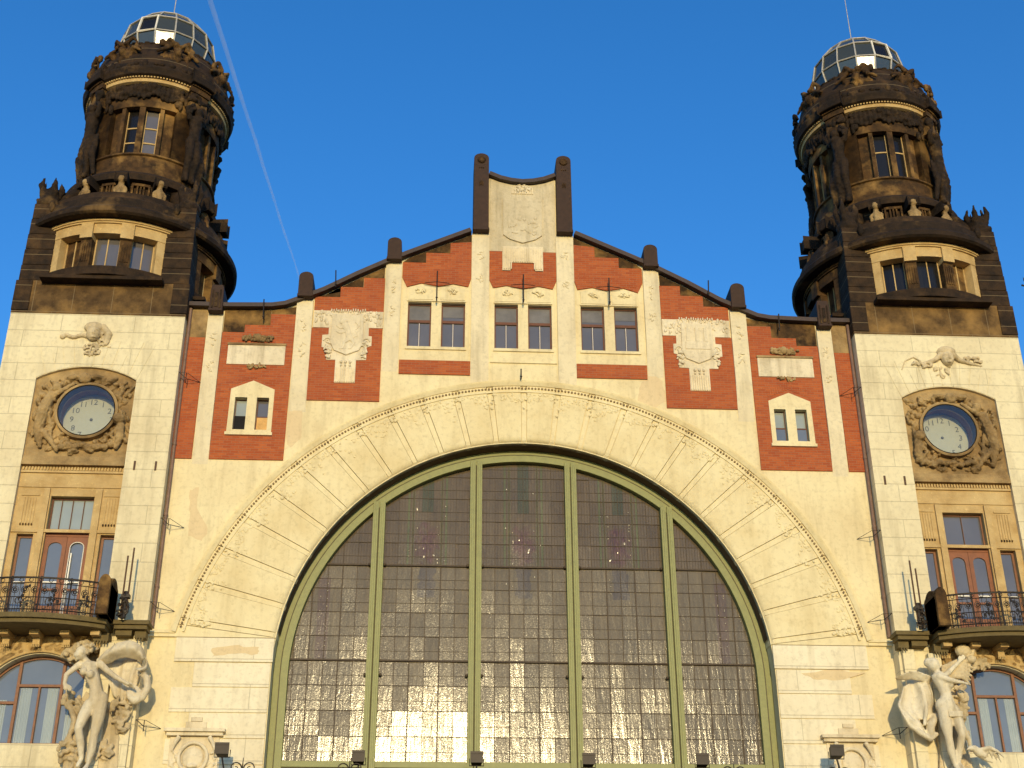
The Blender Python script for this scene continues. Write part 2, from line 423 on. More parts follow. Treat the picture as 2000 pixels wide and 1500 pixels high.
# ring of voussoirs
def outerR(a):
    # distance from (0,C1) along angle a to the outer circle
    dz = C1-C2; B = dz*math.sin(a); return -B+math.sqrt(B*B-(dz*dz-RO*RO))
def radial(b, a0, a1, yo, inner=0., outer=.0, n=4, rin=RI):
    prof = []
    vs = []; fs = []
    for i in range(n+1):
        a = a0+(a1-a0)*i/n; ro = outerR(a)-outer
        pr = [(rin-inner, .85), (rin-inner, .16), (rin-inner+.03, .03+yo*.3), (rin-inner+.10, yo*.7), (rin-inner+.2, yo), (ro, yo), (ro, .05)]
        for r, y in pr: vs.append((r*math.cos(a), y, C1+r*math.sin(a)))
    m = 7
    for i in range(n):
        for j in range(m-1): fs.append((i*m+j, (i+1)*m+j, (i+1)*m+j+1, i*m+j+1))
    fs.append(tuple(range(m))); fs.append(tuple(n*m+j for j in range(m))[::-1])
    b.add([(x, y, z) for x, y, z in vs], fs)
b = MB(); st = 6.84; hw = R_(.64)
for k in range(-12, 12):
    a0 = R_(90+k*st)+hw; a1 = R_(90+(k+1)*st)-hw
    radial(b, a0, a1, -.10, 0.0, .12, 4)
for s in (-1, 1):   # last wedge down to the course
    a0 = R_(90+12*st)+hw
    a = [R_(180)-math.asin((11.82-C1)/7.5), a0]
    pts = [(7.5*math.cos(a0)*1, C1+7.5*math.sin(a0)), (outerR(a0)*math.cos(a0), C1+outerR(a0)*math.sin(a0)), (-10.45, 11.70), (-7.44, 11.70)]
    if s > 0: pts = [(-x, z) for x, z in pts]
    b.poly(pts, -.065, .05)
ring = b.build('arch_voussoir', 'ring', hall, smooth=True)
b = MB()
for k in range(-12, 13): radial(b, R_(90+k*st)-hw*.84, R_(90+k*st)+hw*.84, -.072, .02, .12, 1)
b.build('joint_rib', 'ring', hall)
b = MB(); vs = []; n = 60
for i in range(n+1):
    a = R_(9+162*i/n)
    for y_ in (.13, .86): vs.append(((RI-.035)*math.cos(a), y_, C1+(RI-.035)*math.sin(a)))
b.add(vs, [(2*i, 2*i+1, 2*i+3, 2*i+2) for i in range(n)]); b.build('soffit', 'soffit', hall, smooth='all')  # strip lining the arch underside, its shade painted in along with the soot
# outer moulding: fillet, bead row, leaf band
def ringband(b, R0, R1, y0, y1, zc=C2, zmin=11.85, n=120):
    aa = math.asin((zmin-zc)/R1); prof = []
    vs = []; fs = []
    for i in range(n+1):
        a = aa+(PI-2*aa)*i/n
        for r, y in ((R0, .02), (R0, y0), (R1, y1), (R1, .02)): vs.append((r*math.cos(a), y, zc+r*math.sin(a)))
    for i in range(n):
        for j in range(3): fs.append((i*4+j, (i+1)*4+j, (i+1)*4+j+1, i*4+j+1))
    fs.append((0, 1, 2, 3)); fs.append((n*4+3, n*4+2, n*4+1, n*4)); b.add(vs, fs)
b = MB(); ringband(b, 10.60, 10.72, -.13, -.19); ringband(b, 10.74, 10.80, -.12, -.14)
ringband(b, 10.36, 10.42, -.13, -.13)
mould = b.build('arch_moulding', 'ring', hall, smooth=True)
b = MB(); aa = math.asin((11.95-C2)/10.5); N = 260
for i in range(N):
    a = aa+(PI-2*aa)*(i+.5)/N; r = 10.51; b.ball((r*math.cos(a), -.125, C2+r*math.sin(a)), (.036, .05, .036), 6, 4)
b.build('bead_row', 'bead', hall)
for kk in range(24):
    b = MB(); lo = max(aa+.02, R_(90+(kk-12)*st)); hi = min(PI-aa-.02, R_(90+(kk-11)*st))
    if hi < lo: continue
    for i in range(34):
        a = rnd(lo, hi); am = abs((math.degrees(a)-90)/st % 1-.5)*2
        r = 10.32-rnd(0, .22+.8*max(0, am)**2.2*rnd(.3, 1)); s_ = rnd(.025, .055)
        b.ball((r*math.cos(a), -.105, C2+r*math.sin(a)), (s_, .02, s_*1.3), 6, 4, Matrix.Rotation(rnd(0, PI), 3, 'Y'))
    b.build('leaf_ornament', 'ring', hall)
# small moulding foot running to the towers
b = MB()
for s in (-1, 1):
    x0, x1 = sorted((s*10.42, s*11.17)); b.box(x0, x1, -.12, .03, 11.80, 11.9); b.box(x0, x1, -.08, .03, 11.70, 11.795)
b.build('string_course', 'ring', hall)
# pilasters and caps
P = [(1.46, .30, 20.2, 26.2), (4.41, .27, 20.75, 24.9), (7.33, .27, 19.2, 23.35), (10.24, .25, 17.3, 22.7)]
for i, (xc, h, z0, z1) in enumerate(P):
    for s in (-1, 1):
        x = s*xc; y = -.12 if i < 3 else -.10; zm = z0+1.4
        b = MB(); b.add([(x-h, .02, z0), (x+h, .02, z0), (x-h, 0, z0), (x+h, 0, z0), (x-h, y, zm), (x+h, y, zm), (x-h, y, z1), (x+h, y, z1), (x-h, .02, z1), (x+h, .02, z1)],
              [(2, 3, 5, 4), (4, 5, 7, 6), (6, 7, 9, 8), (0, 2, 4, 6, 8), (1, 9, 7, 5, 3), (0, 1, 3, 2), (0, 8, 9, 1)])
        for z in (z1-.9, z1-1.9): leafcluster(b, (x, y, z), .1, .3, 7, .05, .01)
        b.build('pilaster', 'pilaster', hall)
for i, (xc, h, z0, z1) in enumerate(P):
    zt_ = (29.46, 25.78, 24.3, 23.7)[i]
    for s in (-1, 1):
        x = s*xc; hh = h*.90; yb = .75
        top = [(x+hh*.98*math.cos(R_(a)), zt_-hh*.75+hh*.75*math.sin(R_(a))) for a in range(0, 181, 20)]
        b = MB(); b.poly([(x-hh, z1), (x+hh, z1)]+top, -.36, yb)
        if i == 3: b = MB(); b.poly([(x-hh, z1), (x+hh, z1), (x+hh*.95, zt_-.15), (x+hh*.8, zt_), (x-hh*.8, zt_), (x-hh*.95, zt_-.15)], -.34, yb)
        b.box(x-hh*1.06, x+hh*1.06, -.40, yb, z1-.02, z1+.07)
        c = part(b.build('pilaster_cap', 'cap', hall, smooth=True, bevel=.02), hall)
        if i == 0:
            d = MB(); d.ball((x, -.37, 29.16), (.15, .05, .15)); d.tube([(x+.11*math.cos(q), -.4, 29.16+.11*math.sin(q)) for q in [k*PI/6 for k in range(13)]], .022, 5)
            for k in (-1, 0, 1): d.ball((x+.07*k, -.37, 28.82), (.025, .03, .03), 6, 4); 
            for k in (-1, 0, 1): d.ball((x+.05*k, -.37, 28.18-.03*abs(k)), (.022, .03, .12), 6, 4)
            d.build('rosette', 'sootm', c, smooth='all')
        if i == 3:
            d = MB(); d.box(x-.05, x+.05, -.37, -.33, z1+.15, z1+.7); d.box(x-.15, x-.1, -.37, -.33, z1+.1, z1+.8); d.box(x+.1, x+.15, -.37, -.33, z1+.1, z1+.8); d.build('flute', 'sootd', c)
# brick panels
BY0 = -.05
def brickpanel(pts, holes=()):
    for s in (1, -1):
        b = MB(); b.poly([(s*x, z) for x, z in pts], BY0, .03, [[(s*x, z) for x, z in h] for h in holes]); b.build('brick_panel', 'brick', hall)
frameB = [(8.10, 18.31), (9.52, 18.31), (9.5, 19.95), (8.80, 20.26), (8.10, 19.95)]
tabl = [(7.86, 20.85), (9.74, 20.85), (9.74, 21.64), (7.86, 21.64)]
brickpanel([(10.52, 17.47), (11.165, 17.47), (11.165, 21.83), (10.52, 21.83)])
brickpanel([(7.65, 17.47), (9.98, 17.47), (9.98, 22.06), (9.26, 22.06), (9.26, 22.35), (8.43, 22.35), (8.43, 22.79), (7.62, 22.79)], [frameB, tabl])
crest = [(7.02, 22.97), (7.02, 22.31), (6.49, 22.31), (6.49, 22.05), (6.69, 22.03), (6.69, 21.57), (6.52, 21.52), (6.52, 21.10), (6.21, 21.10), (6.21, 20.26), (5.53, 20.26), (5.53, 21.10), (5.2, 21.12), (5.2, 21.6), (5.05, 21.65), (5.05, 22.02), (5.16, 22.03), (5.16, 22.33), (4.70, 22.33), (4.70, 22.97)]
cr_in = [(6.49, 22.31), (6.49, 22.05), (6.69, 22.03), (6.69, 21.57), (6.52, 21.52), (6.52, 21.10), (6.21, 21.10), (6.21, 20.26), (5.53, 20.26), (5.53, 21.10), (5.2, 21.12), (5.2, 21.6), (5.05, 21.65), (5.05, 22.02), (5.16, 22.03), (5.16, 22.33)]
brickpanel([(7.06, 19.62), (7.06, 22.31)]+cr_in+[(4.71, 22.33), (4.71, 19.62)])
brickpanel([(7.02, 22.98), (4.70, 22.98), (4.70, 24.3), (5.41, 24.3), (5.41, 23.92), (6.18, 23.92), (6.18, 23.51), (7.02, 23.51)])
brickpanel([(4.12, 20.66), (1.77, 20.66), (1.77, 21.18), (4.12, 21.18)])
brickpanel([(1.77, 24.4), (1.87, 24.06), (2.38, 24.16), (2.88, 24.05), (3.46, 24.16), (3.95, 24.0), (4.12, 24.38), (4.12, 24.97), (3.33, 24.97), (3.33, 25.38), (2.5, 25.38), (2.5, 25.8), (1.77, 25.87)])
b = MB(); b.poly([(-1.15, 25.53), (-1.15, 24.37), (-1.02, 24.05), (-.55, 24.15), (0, 24.04), (.55, 24.15), (1.02, 24.05), (1.15, 24.37), (1.15, 25.53), (.71, 25.53), (.71, 24.73), (.42, 24.73), (.42, 25.05), (-.42, 25.05), (-.42, 24.73), (-.71, 24.73), (-.71, 25.53)], BY0, .03); b.build('brick_panel', 'brick', hall)
# soldier-course brick arches over the openings
for cx_, z_, w_ in ((-8.8, 20.34, 1.55), (8.8, 20.34, 1.55)):
    b = MB()
    for k in range(-9, 10):
        x = cx_+k*.075; zb = z_+.03-.44*abs(k*.075)+.02
        b.poly([(x-.028, zb), (x+.028, zb), (x+.028+k*.0022, zb+.26), (x-.028+k*.0022, zb+.26)], BY0-.012, BY0+.01)
    b.build('brick_soldier_course', 'brick', hall)
for cx_ in (-2.93, 0, 2.93):
    b = MB()
    for k in range(-12, 13):
        x = cx_+k*.078; b.poly([(x-.028, 24.2), (x+.028, 24.2), (x+.028, 24.55+.06*math.cos(k*.13)), (x-.028, 24.55+.06*math.cos(k*.13))], BY0-.012, BY0+.01)
    b.build('brick_soldier_course', 'brick', hall)
# dark parapet stones in the steps
for s in (-1, 1):
    for pts in ([(10.52, 21.84), (11.165, 21.84), (11.165, 22.93), (10.52, 22.93)], [(8.43, 22.36), (9.26, 22.36), (9.26, 22.07), (9.97, 22.07), (9.97, 22.93), (8.43, 22.93)],
                [(7.62, 22.8), (8.42, 22.8), (8.42, 22.93), (7.62, 23.1)],
                [(5.42, 23.93), (6.17, 23.93), (6.17, 23.52), (7.02, 23.52), (6.67, 23.6), (5.6, 24.26), (4.72, 24.75), (4.72, 24.31), (5.42, 24.31)],
                [(1.77, 25.88), (2.49, 25.81), (2.49, 25.39), (3.32, 25.39), (3.32, 24.98), (4.12, 24.98), (3.9, 25.17), (1.77, 26.17)]):
        b = MB(); b.poly([(s*x, z) for x, z in pts], -.03, .03); b.build('parapet_stone', 'goldr' if pts[0][0] > 10 else 'sootm', hall)
# roughcast head panel, window surround lintels
b = MB(); b.poly([(-1.16, 25.54), (-.715, 25.54), (.715, 25.54), (1.16, 25.54), (1.16, 28.6), (.8, 28.45), (.4, 28.36), (0, 28.32), (-.4, 28.36), (-.8, 28.45), (-1.16, 28.6)], -.04, .03)
hp = part(b.build('head_panel', 'rough', hall), hall)
b = MB(); sh = [(-.68, 27.78), (-.62, 27.68), (0, 27.62), (.62, 27.68), (.70, 27.78), (.68, 26.2), (.45, 26.02), (0, 25.87), (-.45, 26.02), (-.68, 26.2)]
b.poly(sh, -.10, -.03)
for k in range(26): b.ball((rnd(-.5, .5), -.1, rnd(26.2, 26.9)), (rnd(.03, .1), .03, rnd(.04, .1)), 6, 4)
b.build('shield', 'rough', hp, smooth=True, bevel=.015)
b = MB()
b.poly([(-.70, 25.72), (.70, 25.72), (.70, 24.74), (.43, 24.74), (.43, 25.06), (-.43, 25.06), (-.43, 24.74), (-.70, 24.74)], -.09, .0)
for k in range(-8, 9): b.box(k*.08-.018, k*.08+.018, -.125, -.08, 25.08 if abs(k) < 5 else 24.78, 25.66)
for k in range(-6, 7): b.box(k*.06-.015, k*.06+.015, -.08, -.03, 27.95, 28.35-abs(k)*.02)
leafcluster(b, (0, -.04, 28.2), .3, .14, 26, .06)
b.build('fluted_drop', 'relief', hp)
for cx_ in (-2.93, 0, 2.93):
    b = MB()
    for s in (-1, 1):
        x = cx_+s*.54; b.poly([(x-.42, 23.52), (x+.42, 23.52), (x+.42, 23.98), (x, 24.1), (x-.42, 23.98)], -.035, .02)
        leafcluster(b, (x, -.04, 23.85), .2, .1, 14, .045)
    b.box(cx_-1.02, cx_+1.02, -.05, .02, 21.60, 21.70); b.box(cx_-1.0, cx_+1.0, -.045, .02, 23.45, 23.50)
    if cx_ == 0: b.box(-1.12, 1.12, -.045, .02, 21.16, 21.20)
    b.build('window_surround', 'plaster', hall)
# crest panels
def crestpanel(s, lion):
    b = MB(); b.poly([(s*x, z) for x, z in crest], -.075, .02)
    o = part(b.build('crest_panel', 'relief', hall, bevel=.012), hall); xc = s*5.87
    b = MB(); b.poly([(xc+x, z) for x, z in [(-.52, 22.82), (-.3, 22.78), (0, 22.83), (.3, 22.78), (.52, 22.82), (.54, 21.75), (.42, 21.45), (0, 21.27), (-.42, 21.45), (-.54, 21.75)]], -.13, -.06); b.build('shield', 'relief', o, bevel=.02)
    b = MB()
    for k in range(60): b.ball((xc+rnd(-1.1, 1.1), -.08, 22.95-rnd(0, .5) if True else 0), (rnd(.03, .07), .04, rnd(.04, .1)), 6, 4)
    for k in range(-7, 8): b.ball((xc+k*.08, -.09, 22.97+rnd(-.03, .03)), (.03, .05, .07), 6, 4)
    for k in range(-4, 5): b.box(xc+k*.075-.018, xc+k*.075+.018, -.11, -.07, 20.28, 20.82)
    for k in (-1, 0, 1): b.ball((xc+k*.15, -.1, 21.02), (.045, .05, .06)); b.ball((xc+k*.15, -.1, 20.9), (.03, .04, .05))
    for q in (-.6, .6): leafcluster(b, (xc+q, -.08, 21.5), .1, .35, 14, .06); scroll(b, (xc+q*1.05, -.09, 21.8), .13, 1.3, rad=.025, sx=math.copysign(1, q))
    if lion:       # rampant beast
        b2 = MB(); q = lambda x, z: (xc+x, -.13, z)
        b2.limb([q(-.08, 22.38), q(.02, 22.15), q(.10, 21.9)], [.13, .10, .12]); b2.ball(q(-.13, 22.52), .13); b2.ball(q(-.22, 22.5), .07)
        b2.limb([q(-.05, 22.3), q(-.25, 22.28), q(-.36, 22.38)], [.06, .05, .045]); b2.limb([q(-.02, 22.18), q(-.22, 22.08), q(-.34, 22.14)], [.06, .05, .04])
        b2.limb([q(.08, 21.88), q(-.08, 21.72), q(-.12, 21.52), q(-.22, 21.5)], [.09, .06, .045, .04]); b2.limb([q(.14, 21.88), q(.24, 21.72), q(.16, 21.55), q(.08, 21.5)], [.09, .06, .045, .04])
        b2.limb([q(.18, 21.9), q(.36, 22.0), q(.26, 22.2), q(.38, 22.38), q(.28, 22.5)], [.03, .03, .03, .04, .05])
        b2.v = [(v[0], -.13+(v[1]+.13)*.45, v[2]) for v in b2.v]; b2.carve('beast', 'relief', o, .02, 1, .015, .08)
    else:          # towers of a town wall
        for q in (-.3, 0, .3): b.box(xc+q-.07, xc+q+.07, -.16, -.12, 22.1, 22.6); b.poly([(xc+q-.09, 22.6), (xc+q+.09, 22.6), (xc+q, 22.78)], -.16, -.12)
        b.box(xc-.42, xc+.42, -.15, -.12, 21.8, 22.1)
    b.build('carving', 'relief', o, smooth=True)
crestpanel(-1, True); crestpanel(1, False)
# tablets + small window surrounds
for s in (-1, 1):
    b = MB(); b.poly([(s*x, z) for x, z in tabl], -.085, .02)
    o = part(b.build('tablet', 'relief', hall, bevel=.015), hall)
    b = MB(); x0, x1 = sorted((s*7.84, s*9.76)); b.box(x0, x1, -.12, -.05, 21.56, 21.63)
    leafcluster(b, (s*8.78, -.08, 21.82), .5, .11, 46, .075, .05, 1.1); b.ball((s*8.78, -.12, 21.84), (.12, .08, .15)); leafcluster(b, (s*8.75, -.07, 20.78), .3, .08, 18, .05)
    b.build('carving', 'goldr', o, smooth=True)
    b = MB(); b.poly([(s*x, z) for x, z in frameB], -.075, .02, [[(s*x, z) for x, z in rect(8.25, 8.64, 18.5, 19.65)], [(s*x, z) for x, z in rect(8.95, 9.34, 18.5, 19.65)]])
    x0, x1 = sorted((s*8.06, s*9.56)); b.box(x0, x1, -.12, -.03, 18.30, 18.40)
    b.build('window_surround', 'plaster', hall)
# windows
def window(par, x0, x1, z0, z1, y, fm, gm, fw=.045, mull=(), trans=(), name='window', mm=None):
    b = MB(); b.poly(rect(x0, x1, z0, z1), y, y+.06, [rect(x0+fw, x1-fw, z0+fw, z1-fw)])
    for x, za, zb, w in mull: b.box(x-w/2, x+w/2, y-.012, y+.05, za, zb)
    for z, w in trans: b.box(x0+fw, x1-fw, y-.012, y+.05, z-w/2, z+w/2)
    f = part(b.build(name, fm, par), par)
    b = MB(); ny = random.uniform(-.004, .004); b.box(x0+fw, x1-fw, y+.035, y+.045, z0+fw, z1-fw); b.build('pane', gm, f)
    return f
for i, (a, c) in enumerate(WX):
    m = (a+c)/2
    f = window(hall, a, c, 21.72, 23.43, .16, 'wood', 'glass', .05, [(m, 21.76, 22.70, .03)], [(22.76, .10)])
    b = MB(); zb = (22.82, 22.95, 22.82, 22.82, 22.9, 23.0)[i]; b.box(a+.05, c-.05, .185, .192, zb, 23.37); b.build('roller_blind', 'blind', f)
    b = MB(); b.box(m-.008, m+.008, .143, .16, 21.78, 22.68); b.build('glazing_bar', 'white', f)
    b = MB(); b.box(a-.02, c+.02, .4, .42, 21.7, 23.45); b.build('interior', 'black', f)
for i, (a, c) in enumerate(SW):
    gm = ('glassc', 'glass', 'glassc', 'glassc')[i]
    f = window(hall, a, c, 18.5, 19.65, .12, 'wood', gm, .025, [], [(19.02, .05)])
    b = MB()
    if i == 1: b.box(a+.03, c-.02, .09, .11, 18.53, 19.0); b.build('board', 'board', f)
    elif i == 0: b.box(a+.01, c-.04, .09, .11, 18.52, 19.05); b.build('shutter', 'black', f)
    else: b.box(a+.03, c-.03, .09, .11, 18.52, 18.98); b.build('shutter', 'glassb', f)
# coping and roof
def coping(pts, th, y0, y1):
    up = []
    for i, q in enumerate(pts):
        a = Vector(pts[max(0, i-1)]); c = Vector(pts[min(len(pts)-1, i+1)]); d = (c-a).normalized(); n = Vector((-d.y, d.x))
        if n.y < 0: n = -n
        up.append((q[0]+n.x*th, q[1]+n.y*th))
    b = MB(); b.poly(list(pts)+up[::-1], y0, y1); return b
cen = [(-1.2, 28.66), (-.8, 28.48), (-.4, 28.38), (0, 28.34), (.4, 28.38), (.8, 28.48), (1.2, 28.66)]
coping(cen, .15, -.22, .95).build('coping', 'coping', hall)
for s in (-1, 1):
    coping([(s*x, z) for x, z in roofR[5:]], .15, -.26, 1.05).build('coping', 'coping', hall)
b = MB(); pr = [(-x, z-.25) for x, z in roofR[5:]][::-1]+[(x, z-.25) for x, z in roofR[5:]]
b.poly(pr+[(11.1, 20), (-11.1, 20)], .9, 22); b.build('roof', 'coping', hall)
# patches of bare render on the wall
def patch(pts, m='patch', y=-.004):
    n = []
    for i in range(len(pts)):
        a = Vector(pts[i]); c_ = Vector(pts[(i+1) % len(pts)])
        for k in range(4): q = a.lerp(c_, k/4); n.append((q.x+rnd(-.04, .04), q.y+rnd(-.04, .04)))
    b = MB(); b.poly(n, y, .01); b.build('render_patch', m, hall)
random.seed(12)
patch([(-10.45, 16.4), (-10.2, 16.5), (-10.15, 15.8), (-9.75, 15.1), (-9.9, 14.75), (-10.35, 14.9), (-10.4, 15.6)])
patch([(-7.6, 19.2), (-7.15, 19.3), (-7.1, 18.3), (-7.45, 17.9), (-7.6, 18.1)]); patch([(4.2, 21.1), (4.6, 20.6), (4.75, 19.9), (4.2, 19.5), (3.75, 19.75), (3.8, 20.3)])
patch([(-9.3, 11.35), (-8.5, 11.45), (-7.9, 11.4), (-7.9, 11.2), (-8.6, 11.22), (-9.2, 11.15)], 'patch', -.066)
patch([(8.3, 10.8), (9.2, 10.95), (10.2, 10.85), (9.4, 10.65), (8.6, 10.68)], 'patch', -.041)
# arched window
yf = .53
b = MB()
def halfring(b, R0, R1, y0, y1, z0=-1.5, n=60):
    o = [(R0, z0), (R0, C1)]+[(R0*math.cos(PI*i/n), C1+R0*math.sin(PI*i/n)) for i in range(1, n)]+[(-R0, C1), (-R0, z0), (-R1, z0), (-R1, C1)]+[(-R1*math.cos(PI*i/n), C1+R1*math.sin(PI*i/n)) for i in range(1, n)]+[(R1, C1), (R1, z0)]
    b.poly(o, y0, y1)
halfring(b, 7.49, 7.30, yf, yf+.2); halfring(b, 7.30, 7.06, yf-.06, yf+.2)
aw = part(b.build('arched_window', 'green', hall, smooth=True, bevel=.01), hall)
b = MB(); halfring(b, 7.305, 7.275, yf-.064, yf-.05); b.build('groove', 'greend', aw)
for xc in (-4.565, -1.515, 1.515, 4.565):
    zt_ = C1+math.sqrt(7.2**2-xc**2)
    b = MB()
    for s in (-1, 1): b.box(xc+s*.105-.085, xc+s*.105+.085, yf-.12, yf+.2, -1.5, zt_); b.box(xc+s*.105-.03, xc+s*.105+.03, yf-.14, yf-.1, -1.5, zt_-.1)
    b.build('mullion', 'green', aw, bevel=.008)
b = MB()
for xc in (-4.565, -1.515, 1.515, 4.565): b.box(xc-.02, xc+.02, yf-.05, yf, -1.5, C1+math.sqrt(7.2**2-xc**2))
b.build('mullion_gap', 'greend', aw)
b = MB(); b.box(-7.2, 7.2, yf-.04, yf+.2, 8.06, 8.24)
b.build('transom', 'green', aw, bevel=.01)
b = MB(); b.box(-7.2, 7.2, yf-.03, yf+.1, -1.5, 8.05); b.build('spandrel', 'greend', aw)
PAN = [(-7.4, -4.73), (-4.39, -1.69), (-1.35, 1.35), (1.69, 4.39), (4.73, 7.4)]
gy = .69
def gcol(x, z, r0):
    n = noise.noise((x*1.3, 0, z*.8)); v = .9+.12*n+r0
    c = [.135*v, .104*v, .058*v]
    if z > 14.28: c = [.112*v, .082*v, .046*v]
    k = noise.noise((x*17, 3, z*7)); k2 = noise.noise((x*6, 9, z*5))
    for q in (-3.04, 0, 3.04):
        dx = abs(x-q); w = 1-((z-15.05)/.8)**2-((x-q)/.42)**2+.9*k2
        if w > .15 and z > 14.3: m = min(1, w); c = [c[0]+m*(-.015+.09*max(0, k)), c[1]+m*(-.03+.06*max(0, k)), c[2]+m*(-.004+.04*max(0, k))]
        if 16.1 < z and dx < .2: c = [c[0]*.6, c[1]*.8, c[2]*.7]
        if 13.3 < z < 14.25 and dx < .24+.1*k2: c = [c[0]*.7, c[1]*.72, c[2]*.95]
        if z > 14.3 and dx > .3 and (abs(dx-.45) < .035 or abs(dx-.6) < .02): c = [c[0]*.9, c[1]*1.25, c[2]*.9]
    for q in (-6.15, 6.15):
        if abs(x-q) < .17 and 11.3 < z < 13.9: c = [c[0]*.85, c[1]*.75, c[2]*.9]
    return c
jewels = MB(); random.seed(4)
for q in (-3.04, 0, 3.04):
    for k in range(16):
        x = q+random.choice((-.33, .33, -.33, .33, -.55, .55))+rnd(-.02, .02); z = rnd(13.45, 17.2) if q == 0 else rnd(13.45, 16.4)
        if abs(z-14.28) > .1: jewels.ball((x, gy-.012, z), (rnd(.012, .022), .012, rnd(.015, .035)), 6, 4)
    for k in range(3): jewels.ball((q+rnd(-.3, .3), gy-.012, rnd(14.5, 15.6)), (rnd(.012, .03), .012, rnd(.03, .07)), 6, 4, Matrix.Rotation(rnd(-.8, .8), 3, 'Y'))
for q in (-6.15, 6.15):
    for k in range(16): jewels.ball((q+random.choice((-.1, .1)), gy-.012, rnd(11.4, 13.7)), (.018, .012, .022), 6, 4)
jewels.build('glass_jewel', 'jewel', aw)['kind'] = 'stuff'
for pi_, (xa, xb) in enumerate(PAN):
    nc = 6; cw = (xb-xa)/nc; b = MB(); cols = []
    lead = MB(); z = 8.24; row = 0; zs = []
    while z < 18.3: zs.append(z); z += .755
    for ri, z0 in enumerate(zs):
        for ci in range(nc):
            x0 = xa+ci*cw; x1 = x0+cw; z1 = z0+.755
            if min(math.hypot(x, max(0, z0-C1)) for x in (x0, x1)) > 7.3 and not (x0 < 0 < x1): continue
            tx = random.gauss(0, .009); tz = random.gauss(0, .009); r0 = rnd(-.07, .07); n1, n2 = (12, 20) if any(abs((x0+x1)/2-q) < .8 for q in (-3.04, 0, 3.04)) and z0 > 13 else (5, 9)
            o = len(b.v); vs = []
            for j in range(n2+1):
                for i in range(n1+1):
                    fx = i/n1; fz = j/n2; vs.append((x0+cw*fx, gy+tx*(fx-.5)*cw+tz*(fz-.5)*.75, z0+.755*fz))
            fs = [(j*(n1+1)+i, j*(n1+1)+i+1, (j+1)*(n1+1)+i+1, (j+1)*(n1+1)+i) for j in range(n2) for i in range(n1)]
            b.add(vs, fs)
            for f in fs:
                cx_ = sum(vs[k][0] for k in f)/4; cz_ = sum(vs[k][2] for k in f)/4; cols.append(gcol(cx_, cz_, r0))
        lead.box(xa, xb, gy-.02, gy-.004, z0-.009, z0+.009)
        if ri < len(zs)-1: lead.box(xa, xb, gy-.014, gy-.004, z0+.30-.004, z0+.30+.004)
    for ci in range(1, nc):
        x = xa+ci*cw; zt_ = C1+math.sqrt(max(0, 7.2**2-x*x)); w = .018 if ci % 2 == 0 else .009; lead.box(x-w, x+w, gy-.022, gy-.004, 8.24, zt_)
    for k in range(1, 30):
        x = xa+(xb-xa)*k/30; zt_ = C1+math.sqrt(max(0, 7.2**2-x*x)); 
        if zt_ > 14.3: lead.box(x-.0045, x+.0045, gy-.012, gy-.003, 14.28, zt_)
    for zb in (11.26, 14.28): lead.box(xa, xb, gy-.07, gy-.02, zb-.025, zb+.025)
    for zb in (11.26-.45, 14.28):
        for xx in (xa+.06, xb-.06): lead.ball((xx, gy-.1, zb), .05, 6, 5)
    pan = part(b.build('stained_glass_panel', 'stained', aw), aw)
    me = pan.data; ca = me.color_attributes.new('col', 'FLOAT_COLOR', 'CORNER')
    dat = []
    for p_, c in zip(me.polygons, cols):
        for _ in p_.loop_indices: dat += [max(0, c[0]), max(0, c[1]), max(0, c[2]), 1]
    ca.data.foreach_set('color', dat)
    lead.build('lead_came', 'lead', pan)
MB().box(-7.6, 7.6, 1.2, 1.25, -1.5, 18.6).build('interior', 'black', aw)
# medallion cartouches low on the wall
for s in (-1, 1):
    x = s*9.5
    b = MB(); b.box(x-.86, x+.86, -.28, .02, 8.88, 8.98); b.box(x-.8, x+.8, -.2, .02, 8.78, 8.875); b.box(x-.7, x+.7, -.06, .02, 7.0, 8.775)
    b.box(x-.3, x+.3, -.08, .02, 9.02, 9.2); b.box(x-.16, x+.16, -.1, .02, 9.203, 9.33)
    o = part(b.build('cartouche', 'relief', hall, bevel=.012), hall)
    b = MB(); b.tube([(x+.4*math.cos(q), -.12, 8.17+.42*math.sin(q)) for q in [k*PI/16 for k in range(33)]], .055, 8); b.ball((x, -.05, 8.17), (.33, .1, .34))
    for q in (-1, 1):
        b.tube([(x+q*.42, -.2, 8.76), (x+q*.52, -.16, 8.6), (x+q*.62, -.12, 8.35)], [.07, .06, .035], 7); leafcluster(b, (x+q*.55, -.05, 8.1), .12, .35, 18, .06)
    b.ball((x, -.16, 7.93), (.16, .06, .06)); b.carve('medallion', 'relief', o, .025, 2, .02)

